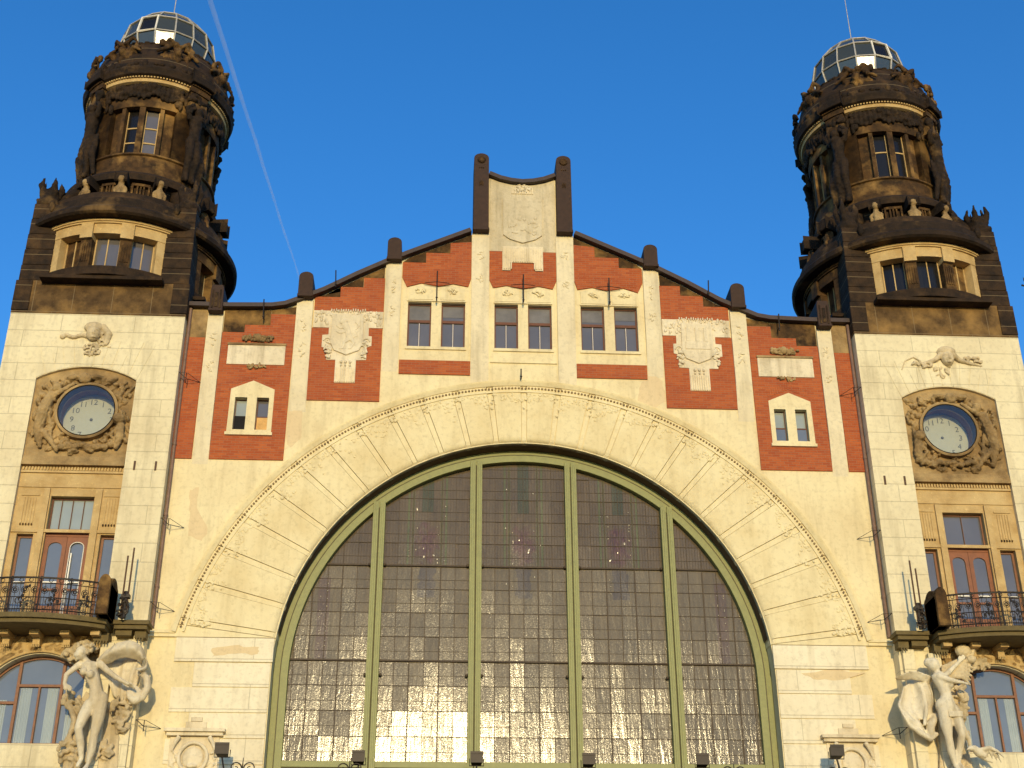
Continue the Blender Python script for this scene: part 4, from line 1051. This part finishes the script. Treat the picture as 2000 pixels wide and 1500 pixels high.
    for i in range(90):
        A = 2*PI*i/90; down = .28+.22*abs(math.cos(i*PI/5)); 
        for k in range(4):
            z = 32.22-k*down*.33; r = 2.42+.05*math.sin(k*2+i)
            b.ball((LX+r*math.sin(A), CY-r*math.cos(A), z), (rnd(.07, .11),)*2+(rnd(.1, .15),), 6, 5)
    b.carve('leaf_frieze', 'sootd', lan, .032, 0, .03, .1)
    b = MB(); b.lathe([(2.44, 32.3), (2.55, 32.33), (2.57, 32.46), (2.4, 32.5)], c, 64)
    for i in range(150): A = 360*i/150; b.arc(2.64, 2.5, 32.46, 32.54, A-.65, A+.65, c, 1)
    b.build('dentil_band', 'gold', lan, smooth=True)
    for q in range(4):
        A = 45+90*q; b = MB(); b.arc(2.72, 2.3, 32.28, 32.5, A-9, A+9, c, 4); b.arc(2.66, 2.3, 31.5, 32.28, A-8, A+8, c, 4)
        for i in range(9): b.arc(2.78, 2.6, 32.5, 32.56, A-8+i*2-.6, A-8+i*2+.6, c, 1)
        b.build('entablature_block', 'sootm', lan, smooth=True)
        b = MB(); b.arc(2.92, 2.5, 32.58, 32.9, A-10, A+10, c, 5); b.arc(2.8, 2.4, 32.9, 33.25, A-9, A+9, c, 5); b.build('cornice_block', 'sootd', lan, smooth=True, bevel=.03)
        # atlas figure
        a = R_(A); b = MB(); P3 = lambda rr, t_, z: (LX+rr*math.sin(a)+t_*math.cos(a), CY-rr*math.cos(a)+t_*math.sin(a), z)
        b.limb([P3(2.62, 0, 31.0), P3(2.64, 0, 30.6), P3(2.62, 0, 30.2)], [.24, .2, .22]); b.ball(P3(2.72, .03, 31.42), (.17, .17, .2)); b.ball(P3(2.64, 0, 31.15), (.3, .2, .16))
        for u in (-1, 1):
            b.limb([P3(2.62, u*.12, 30.15), P3(2.72, u*.16, 29.5), P3(2.6, u*.14, 28.75), P3(2.66, u*.14, 28.45)], [.19, .15, .1, .09])
            b.limb([P3(2.62, u*.27, 31.1), P3(2.66, u*.44, 31.45), P3(2.68, u*.2, 31.72)], [.11, .09, .07])
        for k in range(9): u = rnd(-.4, .4); b.limb([P3(2.5, u, rnd(29.8, 30.4)), P3(2.66, u*1.2, rnd(29.0, 29.5)), P3(2.5, u*1.3, 28.5)], [.06, .12, .07])
        leaf = MB()
        b.carve('atlas_figure', 'sootd', lan, .036, 1, .06, .1)
        for k in range(34):
            u = rnd(-.72, .72); rr_ = (2.60+rnd(0, .16)) if abs(u) < .38 else 2.40; aa_ = a+u/2.5; leaf.ball((LX+rr_*math.sin(aa_), CY-rr_*math.cos(aa_), rnd(31.3, 32.2)), (rnd(.06, .13), rnd(.06, .13), rnd(.08, .2)), 6, 5)
        leaf.carve('leaf_cluster', 'sootd', lan, .04, 1, .08, .12)
    # cornice
    b = MB(); b.lathe([(2.5, 32.5), (2.68, 32.52), (2.74, 32.56), (2.76, 32.70), (2.80, 32.78), (2.80, 32.84), (2.74, 32.95), (2.72, 33.1), (2.6, 33.12)], c, 72)
    cor = part(b.build('cornice', 'sootd', T, smooth=True), T)
    b = MB(); random.seed(3)
    for i in range(52):
        A = 2*PI*i/52+rnd(-.04, .04); b.ball((LX+2.7*math.sin(A), CY-2.7*math.cos(A), 32.94+rnd(-.03, .08)), (.13, .13, rnd(.06, .2)+(.16 if i % 6 == 0 else 0)), 6, 5)
    b.build('acroterion', 'sootd', cor, smooth='all')
    # attic
    b = MB(); b.lathe([(2.66, 33.05), (2.62, 33.5), (2.58, 33.55), (2.45, 34.05), (2.34, 34.25), (2.36, 34.3), (2.25, 34.38), (2.0, 34.45), (1.8, 34.52), (1.7, 34.55)], c, 64)
    att = part(b.build('attic', 'soot', T, smooth=True), T)
    for q in range(8):
        A = R_(22.5+45*q); b = MB(); P3 = lambda rr, t_, z: (LX+rr*math.sin(A)+t_*math.cos(A), CY-rr*math.cos(A)+t_*math.sin(A), z)
        for k in range(34): u = rnd(-.6, .6); b.ball(P3(2.60-abs(u)*.2, u, 33.8+rnd(-.5, .45)), (rnd(.06, .13),)*2+(rnd(.06, .18),), 6, 5)
        b.ball(P3(2.66, 0, 33.75), (.16, .16, .22))
        for u in (-1, 1): b.limb([P3(2.66, u*.12, 34.1), P3(2.62, u*.35, 34.35), P3(2.5, u*.5, 34.2)], [.09, .07, .04]); b.limb([P3(2.62, u*.4, 33.9), P3(2.62, u*.75, 33.65)], [.08, .06])
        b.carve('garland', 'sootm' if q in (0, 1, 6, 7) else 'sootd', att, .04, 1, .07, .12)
    b = MB(); random.seed(9)
    for i in range(60):
        A = 2*PI*i/60+rnd(-.03, .03); b.ball((LX+2.25*math.sin(A), CY-2.25*math.cos(A), 34.30+rnd(-.05, .07)), (.15, .15, rnd(.06, .12)), 6, 5)
    b.build('crown_leaf', 'sootd', att, smooth='all')
    # glazed dome
    N = 16; prof = [(1.64, 34.45), (1.88, 35.40), (1.72, 36.2), (1.2, 36.86), (.62, 37.2)]
    D = None
    b = MB()
    for i in range(N):
        A = 2*PI*(i+.85)/N
        b.tube([(LX+r*math.sin(A), CY-r*math.cos(A), z) for r, z in prof], .035, 5)
    for r, z in prof: b.tube([(LX+r*math.sin(2*PI*(i+.85)/N), CY-r*math.cos(2*PI*(i+.85)/N), z) for i in range(N+1)], .032, 5)
    b.lathe([(.64, 37.19), (.6, 37.27), (.25, 37.38), (.12, 37.42), (.0, 37.44)], c, 16)
    dome = part(b.build('dome', 'domemetal', T), T)
    random.seed(21 if L_ else 22)
    for j in range(4):
        for i in range(N):
            a0 = 2*PI*(i-.15)/N; a1 = 2*PI*(i+.85)/N; (r0, z0), (r1, z1) = prof[j], prof[j+1]
            v = [Vector((LX+r*math.sin(a)*.985, CY-r*math.cos(a)*.985, z)) for r, z, a in ((r0, z0, a0), (r0, z0, a1), (r1, z1, a1), (r1, z1, a0))]
            hatch = (j == 1 and i == (15 if L_ else 15)) 
            ctr = sum(v, Vector())/4
            if j in (0, 1) and i in ((5,) if L_ else (11, 12)):       # propped open flap
                nrm = (v[1]-v[0]).cross(v[3]-v[0]).normalized(); hinge = (v[2]+v[3])/2; v = [v[0]+nrm*.35+Vector((0, 0, .05)), v[1]+nrm*.35+Vector((0, 0, .05)), v[2], v[3]]
            nrm = (v[1]-v[0]).cross(v[3]-v[0]).normalized()*.02
            tl = Vector((rnd(-.006, .006), rnd(-.006, .006), 0))
            b = MB(); b.add([q+tl for q in v]+[q-nrm for q in v], [(0, 1, 2, 3), (7, 6, 5, 4), (0, 4, 5, 1), (1, 5, 6, 2), (2, 6, 7, 3), (3, 7, 4, 0)])
            b.build('dome_pane', 'glassk' if hatch else 'glassd', dome)
            if hatch:
                b = MB(); b.tube([q+nrm*1.5 for q in v]+[v[0]+nrm*1.5], .05, 5); b.build('hatch_frame', 'white', dome)
    b = MB(); b.tube([(LX, CY, 37.6), (LX+.02, CY, 40.6)], [.022, .012], 5); b.ball((LX, CY, 37.68), .07); b.build('lightning_rod', 'domemetal', dome)
    MIR = 1
    return T
tower('left'); tower('right')

# ================================================================== STATUES
def face(b, c, r, d, up=Vector((0, 0, 1))):
    """nose, brow, lips, chin on a head at c looking along d"""
    d = Vector(d).normalized(); s = d.cross(up).normalized(); u = s.cross(d).normalized(); c = Vector(c)
    b.ball(c+d*r*1.0-u*r*.05, (r*.16,)*3); b.limb([c+d*r*.85+u*r*.25, c+d*r*1.05-u*r*.12], [r*.1, r*.14])
    for q in (-1, 1): b.ball(c+d*r*.8+u*r*.22+s*q*r*.36, r*.17); b.ball(c+s*q*r*.95, (r*.15, r*.22, r*.28)); b.ball(c+d*r*.7-u*r*.25+s*q*r*.35, r*.3)
    b.ball(c+d*r*.85-u*r*.45, (r*.24, r*.24, r*.1)); b.ball(c+d*r*.7-u*r*.8, r*.26)
def hand(b, w, d, n, L=.30, curl=.5):
    """palm + four unequal fingers + thumb; w wrist, d direction, n palm normal"""
    w = Vector(w); d = Vector(d).normalized(); n = Vector(n); n = (n-d*n.dot(d)).normalized(); s = d.cross(n)
    for q in (-1.2, -.4, .4, 1.2): b.limb([w, w+d*L*.45+s*q*L*.13], [.035, .033])
    for q, l in ((-1.25, .42), (-.42, .52), (.42, .5), (1.25, .38)):
        p0 = w+d*L*.45+s*q*L*.14; p1 = p0+(d+n*curl*.4+s*q*.1).normalized()*L*l*.5; p2 = p1+(d*.8+n*curl).normalized()*L*l*.5; b.limb([p0, p1, p2], [.026, .023, .018])
    p0 = w+d*L*.12-s*L*.17; p1 = p0+(d*.6-s*.7+n*.3).normalized()*L*.25; p2 = p1+(d*.9-s*.1+n*.3).normalized()*L*.22; b.limb([p0, p1, p2], [.034, .028, .022])
def cloth(b, grid, th=.05, fold=0., nf=9, vert=True):
    """solid draped sheet from a grid of control points (rows of equal length), bicubic-ish subdivided"""
    def cr(p0, p1, p2, p3, t): return .5*((2*p1)+(p2-p0)*t+(2*p0-5*p1+4*p2-p3)*t*t+(3*p1-p0-3*p2+p3)*t**3)
    def sub(row, k=6):
        o = []
        for i in range(len(row)-1):
            for j in range(k):
                o.append(cr(row[max(i-1, 0)], row[i], row[i+1], row[min(i+2, len(row)-1)], j/k))
        return o+[row[-1]]
    G = [sub([Vector(q) for q in r]) for r in grid]; cols_ = [sub([g[i] for g in G]) for i in range(len(G[0]))]
    m = len(cols_); n = len(cols_[0])
    for i in range(m):
        for j in range(n):
            u = i/(m-1) if vert else j/(n-1); w = j/(n-1) if vert else i/(m-1)
            cols_[i][j] = cols_[i][j]+Vector((0, fold*abs(math.sin(u*nf+w*1.6+.6*math.sin(w*5)))-fold, 0))
    vs = [q for c_ in cols_ for q in c_]; vs2 = [q+Vector((0, th, 0)) for q in vs]; o = len(vs); fs = []
    for i in range(m-1):
        for j in range(n-1):
            a = i*n+j; fs.append((a, a+n, a+n+1, a+1)); fs.append((o+a, o+a+1, o+a+n+1, o+a+n))
    rim = [i*n for i in range(m)]+[(m-1)*n+j for j in range(1, n)]+[i*n+n-1 for i in range(m-2, -1, -1)]+[j for j in range(n-2, 0, -1)]
    for k in range(len(rim)): a, c_ = rim[k], rim[(k+1) % len(rim)]; fs.append((a, o+a, o+c_, c_))
    b.add(vs+vs2, fs)
random.seed(77)
# --- left statue
st = thing('stone_statue', (-12.2, -.9, 7.2), 'pale stone woman with bowed head and billowing cloth beside the left arched window', 'statue', 'stone figures below the balconies')
b = MB(); y = -1.12
b.ball((-12.74, y-.10, 10.84), (.17, .19, .21)); face(b, (-12.76, y-.14, 10.82), .17, (-.75, -.6, -.35))
b.limb([(-12.68, y-.05, 10.72), (-12.55, y, 10.60)], [.085, .10])
b.limb([(-12.5, y, 10.44), (-12.36, y, 10.18), (-12.24, y, 9.92), (-12.16, y, 9.62), (-12.15, y, 9.42)], [.22, .20, .165, .215, .23])
b.ball((-12.5, y+.02, 10.52), (.34, .15, .13)); b.ball((-12.58, y-.2, 10.28), (.11, .12, .12)); b.ball((-12.37, y-.2, 10.2), (.11, .12, .12)); b.ball((-12.0, y, 9.55), (.17, .17, .22))
b.limb([(-12.78, y, 10.53), (-13.05, y-.15, 10.2), (-13.03, y-.28, 9.9), ], [.10, .075, .055]); hand(b, (-13.02, y-.28, 9.9), (.6, -.1, -.45), (0, .6, -.5))
b.limb([(-12.2, y, 10.57), (-11.98, y, 10.38), (-11.7, y-.05, 10.17), (-11.33, y-.08, 9.97)], [.11, .09, .075, .052]); hand(b, (-11.33, y-.08, 9.97), (.85, 0, -.35), (0, -.4, -.7), .28)
b.limb([(-12.04, y, 9.4), (-12.03, y-.05, 9.0), (-12.07, y-.08, 8.55), (-12.10, y, 8.15), (-12.16, y+.02, 7.75), (-12.18, y-.1, 7.62), (-12.2, y-.3, 7.55)], [.20, .175, .115, .115, .065, .07, .05])
b.limb([(-12.32, y, 9.38), (-12.42, y-.12, 9.05), (-12.5, y-.18, 8.68), (-12.42, y, 8.3), (-12.36, y+.05, 7.9), (-12.4, y-.1, 7.7)], [.19, .165, .115, .11, .065, .06])
body = b.carve('body', 'statue', st, .026, 3, label='smooth pale nude body')
b = MB()
for k in range(46): a = rnd(0, 2*PI); q = rnd(.05, .25); b.ball((-12.68+q*math.cos(a), y-rnd(-.1, .15), 10.98+q*.7*math.sin(a)), (rnd(.03, .07), .06, rnd(.05, .1)), 6, 5, Matrix.Rotation(a, 3, 'Y'))
b.carve('hair', 'reliefd', st, .02, 0, .02, .06)
b = MB()
top = [(-12.35, -1.0, 10.72), (-12.05, -1.15, 10.95), (-11.75, -1.2, 11.16), (-11.4, -1.15, 11.24), (-11.12, -1.0, 11.12), (-10.95, -.95, 10.82)]
cloth(b, [top, [(x+.02, y_+.02, z-.14) for x, y_, z in top[:1]]+[(-12.0, -1.3, 10.78), (-11.7, -1.32, 10.93), (-11.4, -1.25, 11.0), (-11.15, -1.15, 10.9), (-11.0, -1.15, 10.7)], [(-12.3, -.8, 10.56), (-12.0, -1.0, 10.6), (-11.65, -1.05, 10.75), (-11.4, -.95, 10.78), (-11.2, -.85, 10.72), (-11.1, -.85, 10.62)]], .08, .06, 16)
cloth(b, [[(-12.25, -.68, 10.6), (-11.8, -.62, 10.75), (-11.3, -.66, 10.95), (-11.08, -.7, 10.8)], [(-12.1, -.72, 10.3), (-11.75, -.62, 10.4), (-11.35, -.72, 10.45), (-11.15, -.66, 10.4)], [(-11.95, -.72, 10.05), (-11.7, -.64, 10.0), (-11.4, -.70, 9.95), (-11.2, -.62, 10.0)], [(-11.85, -.66, 9.8), (-11.65, -.6, 9.65), (-11.4, -.64, 9.6), (-11.2, -.6, 9.7)]], .10, .08, 12)
cloth(b, [[(-11.0, -1.0, 10.85), (-10.98, -.95, 10.6), (-11.22, -1.15, 10.42)], [(-10.92, -1.1, 10.75), (-10.9, -1.1, 10.5), (-11.1, -1.25, 10.36)], [(-10.9, -.9, 10.7), (-10.88, -.9, 10.42), (-11.05, -1.0, 10.3)]], .06)
b.limb([(-11.1, -.9, 10.38), (-10.88, -.92, 10.22), (-10.83, -.9, 9.95), (-10.95, -.9, 9.68), (-11.15, -.92, 9.56), (-11.3, -.95, 9.68), (-11.38, -.85, 9.85)], [.07, .1, .11, .11, .1, .08, .05])
for k in range(5): b.limb([(-11.35+.05*k, -.85, 10.0), (-11.2+.07*k, -.95, 9.75), (-11.3+.05*k, -.85, 9.5)], [.03, .045, .03])
b.carve('drapery', 'statue', st, .026, 1, .01, .08)
b = MB()
for cxx, czz, rx, rz, n in ((-12.95, 9.65, .25, .25, 26), (-12.75, 9.42, .2, .12, 14), (-11.55, 9.35, .28, .4, 36), (-11.5, 8.95, .2, .2, 16), (-12.85, 8.2, .3, .28, 30), (-11.8, 8.25, .25, .25, 22), (-13.1, 10.95, .3, .2, 24), (-12.7, 11.15, .4, .14, 30), (-12.3, 7.8, .45, .35, 30)):
    leafcluster(b, (cxx, -.62, czz), rx, rz, n, .1, .22, 1.3)
b.limb([(-12.95, -.75, 9.4), (-12.75, -.8, 9.0), (-12.85, -.8, 8.6), (-12.7, -.7, 8.2)], [.07, .09, .07, .06])
b.poly([(-13.0, 7.2), (-11.4, 7.2), (-11.5, 8.6), (-11.9, 9.4), (-12.6, 9.9), (-12.85, 9.3)], -.66, -.5)
b.carve('foliage', 'reliefd', st, .024, 1, .03, .08)
# --- right statue
st = thing('stone_statue', (12.2, -.9, 7.2), 'pale stone woman with arm across and cloth flying out beside the right arched window', 'statue', 'stone figures below the balconies')
b = MB(); y = -1.15
b.ball((11.92, y, 10.84), (.19, .2, .21)); face(b, (11.95, y, 10.82), .17, (.8, .1, -.25)); b.ball((11.80, y+.04, 10.9), (.14, .16, .14))
b.limb([(11.98, y, 10.7), (12.02, y, 10.56)], [.09, .10])
b.limb([(12.06, y, 10.42), (12.14, y, 10.2), (12.17, y, 9.95), (12.15, y, 9.7), (12.17, y, 9.5)], [.22, .20, .16, .24, .25])
b.ball((12.06, y, 10.46), (.25, .2, .14)); b.ball((12.28, y-.12, 10.2), (.12, .12, .12)); b.ball((12.0, y+.02, 9.62), (.19, .2, .22))
b.limb([(12.0, y-.14, 10.45), (12.3, y-.26, 10.3), (12.62, y-.25, 10.24)], [.105, .08, .055]); hand(b, (12.62, y-.25, 10.24), (1, .1, -.1), (0, .3, -1), .26)
b.limb([(12.2, y+.08, 10.48), (12.48, y+.1, 10.72), (12.75, y+.05, 10.95)], [.10, .075, .055]); hand(b, (12.75, y+.05, 10.95), (.6, 0, .6), (0, -1, .2), .26)
b.limb([(12.06, y, 9.45), (12.03, y-.04, 9.05), (12.03, y-.08, 8.7), (12.07, y, 8.35), (12.14, y+.03, 7.95), (12.18, y-.05, 7.78), (12.3, y-.25, 7.7)], [.21, .18, .115, .12, .065, .065, .045])
b.limb([(12.32, y, 9.48), (12.38, y-.1, 9.1), (12.40, y-.14, 8.75), (12.34, y, 8.4), (12.26, y+.05, 8.02), (12.3, y-.1, 7.85)], [.19, .16, .11, .105, .062, .05])
b.carve('body', 'statue', st, .026, 3, label='smooth pale nude body')
b = MB()
cloth(b, [[(11.95, -.95, 10.5), (11.6, -1.15, 10.58), (11.2, -1.2, 10.62), (10.75, -1.1, 10.45)], [(11.9, -.8, 10.35), (11.55, -1.0, 10.38), (11.2, -1.0, 10.42), (10.85, -.95, 10.4)]], .08, .05, 14)
cloth(b, [[(11.9, -.75, 10.4), (11.6, -.9, 10.42), (11.35, -.7, 10.4), (11.05, -.85, 10.25)], [(11.92, -.8, 10.0), (11.62, -1.0, 10.0), (11.3, -.75, 9.98), (10.9, -.9, 9.95)], [(11.9, -.72, 9.6), (11.6, -.95, 9.6), (11.2, -.85, 9.62), (10.75, -1.0, 9.62)], [(11.88, -.75, 9.3), (11.6, -.85, 9.25), (11.25, -1.0, 9.3), (10.95, -.95, 9.4)]], .12, .10, 12)
cloth(b, [[(11.3, -.8, 9.45), (11.0, -.95, 9.5), (10.78, -1.05, 9.52)], [(11.4, -.95, 9.15), (11.1, -1.1, 9.2), (10.85, -1.1, 9.25)], [(11.6, -.9, 8.75), (11.3, -1.0, 8.85), (11.0, -1.0, 9.0)]], .10, .07, 9)
b.limb([(10.88, -1.0, 9.35), (11.05, -1.05, 9.05), (11.3, -1.05, 8.85), (11.58, -1.0, 8.7), (11.8, -.95, 8.85)], [.06, .07, .08, .08, .06])
b.limb([(11.62, -.95, 9.9), (11.55, -1.05, 9.5), (11.45, -1.05, 9.1)], [.05, .07, .05]); b.limb([(11.9, -.85, 9.4), (11.65, -.95, 9.1), (11.62, -.95, 8.8)], [.1, .14, .1])
b.limb([(12.42, -1.1, 9.45), (12.55, -1.05, 9.0), (12.72, -.95, 8.7), (12.75, -.9, 8.4)], [.1, .1, .07, .04]); b.box(12.08, 12.5, -1.4, -1.1, 9.25, 9.42)
b.carve('drapery', 'statue', st, .026, 1, .01, .08)
b = MB()
for k in range(6): b.limb([(12.3, -.85, 10.85-.06*k), (12.8, -1.0, 11.02-.1*k), (13.25-.05*k, -.9, 10.95-.12*k)], [.05, .07, .04])
b.ball((12.98, -.9, 11.32), (.25, .2, .2)); b.limb([(13.2, -.85, 11.2), (13.35, -.85, 11.45), (13.42, -.8, 11.65)], [.1, .08, .05]); b.ball((13.15, -1.0, 11.05), (.16, .14, .12))
leafcluster(b, (13.4, -.55, 11.0), .45, .16, 26, .09, .2); leafcluster(b, (12.8, -.65, 9.9), .15, .5, 30, .1, .2); leafcluster(b, (12.75, -.6, 9.1), .12, .3, 14, .08, .2); leafcluster(b, (12.2, -.6, 7.9), .5, .4, 30, .1, .2)
b.poly([(11.7, 7.2), (12.9, 7.2), (12.75, 9.0), (12.7, 10.2), (12.3, 10.4), (11.9, 9.6), (11.95, 8.4)], -.64, -.5)
b.carve('foliage', 'reliefd', st, .024, 1, .03, .08)
# stone bird of the right statue group
b = MB(); b.limb([(12.72, -1.25, 8.38), (12.85, -1.2, 8.28), (13.0, -1.2, 8.2)], [.10, .13, .07]); b.ball((12.6, -1.3, 8.38), (.09, .08, .08)); b.limb([(12.55, -1.32, 8.37), (12.45, -1.35, 8.33)], [.04, .015])
b.limb([(12.85, -1.2, 8.34), (13.15, -1.3, 8.4), (13.35, -1.35, 8.28), (13.5, -1.35, 8.12)], [.07, .06, .045, .02]); b.limb([(12.9, -1.15, 8.2), (13.1, -1.1, 8.1), (13.25, -1.1, 8.02)], [.07, .06, .02])
for k in range(4): b.limb([(13.05+.1*k, -1.25, 8.33-.03*k), (13.12+.12*k, -1.15, 8.18-.05*k)], [.035, .02])
b.carve('spread_bird', 'statue', st, .022, 1)

# ================================================================== DRAINPIPES
for s, w in ((-1, 'left'), (1, 'right')):
    b = MB(); x = s*11.09; b.tube([(x, -.08, 11.95), (x, -.08, 22.9)], .055, 10)
    o = b.build('drainpipe', 'pipe', smooth=True); tag(o, 'brown drainpipe in the corner of the %s clock tower' % w, 'drainpipe', 'drainpipes between hall and towers')
    b = MB()
    for z in (13.2, 15.5, 17.9, 20.2): b.tube([(x, -.08, z), (x, -.08, z+.08)], .07, 10)
    o.parent = None; WL[o.name] = (0, 0, 0); b.build('pipe_collar', 'pipe', o)
    pass
# ================================================================== WIRE ANCHORS
AN = [(-1, 20.16, 'left brick strip beside the left tower'), (-1, 15.14, 'cream wall left of the arch, upper one'), (-1, 12.48, 'cream wall left of the arch, lower one'), (-1, 9.0, 'wall beside the left cartouche'),
      (1, 20.19, 'right brick strip beside the right tower'), (1, 15.15, 'cream wall right of the arch, upper one'), (1, 12.45, 'cream wall right of the arch, lower one'), (1, 9.0, 'wall beside the right cartouche')]
for s, z, w in AN:
    b = MB(); A = (s*10.5, -.02, z); tip = (s*10.92, -.36, z-.02); B = (s*11.15, -.44, z+.16)
    b.tube([A, tip], .009, 5); b.tube([tip, B], .013, 5); b.tube([(s*10.5, -.02, z), (s*10.88, -.40, z+.15), B], .008, 5); b.tube([(tip[0], tip[1], z-.16), (tip[0], tip[1], z+.16)], .014, 5)
    o = b.build('wire_bracket', 'iron'); tag(o, 'thin black iron wire bracket on the '+w, 'wall bracket', 'iron wire brackets')
# rods on roof and window heads
RD = [(-8.65, -.3, 22.45, 23.2, .03), (-6.33, -.32, 23.75, 24.4, .03), (6.33, -.32, 23.8, 24.4, .03), (8.66, -.3, 22.5, 23.15, .03), (-2.93, -.3, 23.35, 24.5, 0), (0, -.3, 23.35, 24.45, 0), (2.93, -.3, 23.35, 24.4, 0), (-.1, -.3, 20.42, 20.8, 0)]
RL = ['left of the two on the lower left roof slope', 'on the roof edge above the left crest panel', 'on the roof edge above the right crest panel', 'on the low roof edge beside the right tower', 'above the left pair of windows', 'above the middle pair of windows', 'above the right pair of windows', 'standing on top of the great arch moulding']
RL[0] = 'on the low roof edge beside the left tower'
for (x, y, z0, z1, t_), w in zip(RD, RL):
    b = MB(); b.tube([(x, y, z0), (x+t_*math.copysign(1, x), y, z1)], .022, 6)
    if x in (-2.93, 0, 2.93): b.tube([(x-.42, -.12, 24.12), (x, -.28, 24.08), (x+.42, -.12, 24.12)], .012, 5)
    b.tube([(x, y, z0+.12), (x, .02, z0+.12)], .018, 5); b.ball((x, y, z0+.1), .04, 6, 5)
    o = b.build('iron_rod', 'iron'); tag(o, 'thin dark iron rod '+w, 'rod', 'thin iron rods')
# flag poles beside the balconies
for s, w in ((-1, 'left'), (1, 'right')):
    t = thing('flagpole_holder', (s*11.75, -1.2, 11.9), 'two bare upright flagpoles in an iron holder at the end of the %s balcony' % w, 'flagpoles', 'flagpole holders')
    for dx, zt_ in ((.0, 14.05), (.15, 13.8)):
        b = MB(); b.tube([(s*(11.66+dx), -1.15, 12.0), (s*(11.66+dx), -1.15, zt_)], .026, 7); b.build('pole', 'rust', t)
    b = MB(); b.tube([(s*11.72, -1.15, 11.9), (s*11.72, -1.15, 12.7)], .07, 8); leafcluster(b, (s*11.74, -1.15, 12.25), .14, .38, 26, .06, .1); b.box(s*11.72-.12, s*11.72+.12, -1.25, -1.05, 12.5, 12.6); b.build('holder', 'iron', t)
# ================================================================== CANOPY with floodlights
cn = thing('entrance_canopy', (0, -1.2, 7.2), 'flat entrance canopy below the great arched window, its scrolled iron crest just in view', 'canopy')
b = MB(); b.box(-9.4, 9.4, -2.6, .3, 7.0, 7.25); b.box(-9.5, 9.5, -2.7, -2.4, 6.9, 7.3); b.build('slab', 'balc', cn)
b = MB()
for x in (-8.15, -5.2, 5.6, 8.6): 
    scroll(b, (x, -1.0, 7.72), .17, 1.3, rad=.02); scroll(b, (x+.4, -1.0, 7.72), .17, 1.3, rad=.02, sx=-1); b.tube([(x+.2, -1.0, 7.4), (x+.2, -1.0, 8.0)], [.03, .01], 5)
b.tube([(-8.5, -1.0, 7.6), (8.9, -1.0, 7.6)], .02, 5)
b.build('iron_crest', 'iron', cn)
FL = [(-8.55, -.95, 8.22, 1.1, 'against the left cartouche'), (-4.77, -.9, 8.05, 1, 'at the foot of the outer left mullion'), (-1.47, -.9, 8.05, 1, 'at the foot of the inner left mullion'),
      (1.68, -.9, 8.03, 1, 'at the foot of the inner right mullion'), (4.92, -.9, 8.05, 1, 'at the foot of the outer right mullion'), (8.79, -.95, 8.32, 1.1, 'against the right cartouche')]
for x, y, z, k, w in FL:
    t = thing('floodlight', (x, y, 7.4), 'small dark floodlight '+w, 'floodlight', 'dark floodlights on the canopy')
    b = MB(); h = .17*k
    b.add([(x-h, y-.14, z-.12), (x+h, y-.14, z-.12), (x+h*.8, y+.16, z-.17), (x-h*.8, y+.16, z-.17), (x-h, y-.14, z+.15), (x+h, y-.14, z+.15), (x+h*.8, y+.16, z+.13), (x-h*.8, y+.16, z+.13)], [(0,3,2,1),(4,5,6,7),(0,1,5,4),(1,2,6,5),(2,3,7,6),(3,0,4,7)])
    b.build('housing', 'lamp', t, bevel=.015)
    b = MB(); b.box(x-h*1.05, x+h*1.05, y-.18, y-.142, z+.10, z+.17); b.box(x-h*1.05, x+h*1.05, y-.165, y-.142, z-.14, z+.098); b.build('visor', 'iron', t)
    b = MB(); b.tube([(x-h-.03, y, z), (x-h-.03, y, z-.2), (x+h+.03, y, z-.2), (x+h+.03, y, z)], .015, 5); b.tube([(x, y, z-.2), (x+.15 if abs(x) > 8 else x, y, 7.4)], .025, 6); b.build('bracket', 'iron', t)
# ================================================================== bird far right
b = MB(); X, Y, Z = 17.72, 0, 24.75
b.limb([(X-.12, Y, Z-.02), (X, Y, Z), (X+.16, Y, Z+.02)], [.03, .06, .02]); b.ball((X-.16, Y, Z), .04); b.limb([(X, Y, Z+.02), (X-.08, Y-.05, Z+.18), (X-.12, Y-.1, Z+.3)], [.03, .03, .01]); b.limb([(X+.02, Y, Z), (X+.1, Y-.05, Z-.15)], [.03, .012])
o = b.carve('flying_bird', 'iron', None, .02, 1); tag(o, 'small dark bird in flight at the right edge of the sky', 'bird')
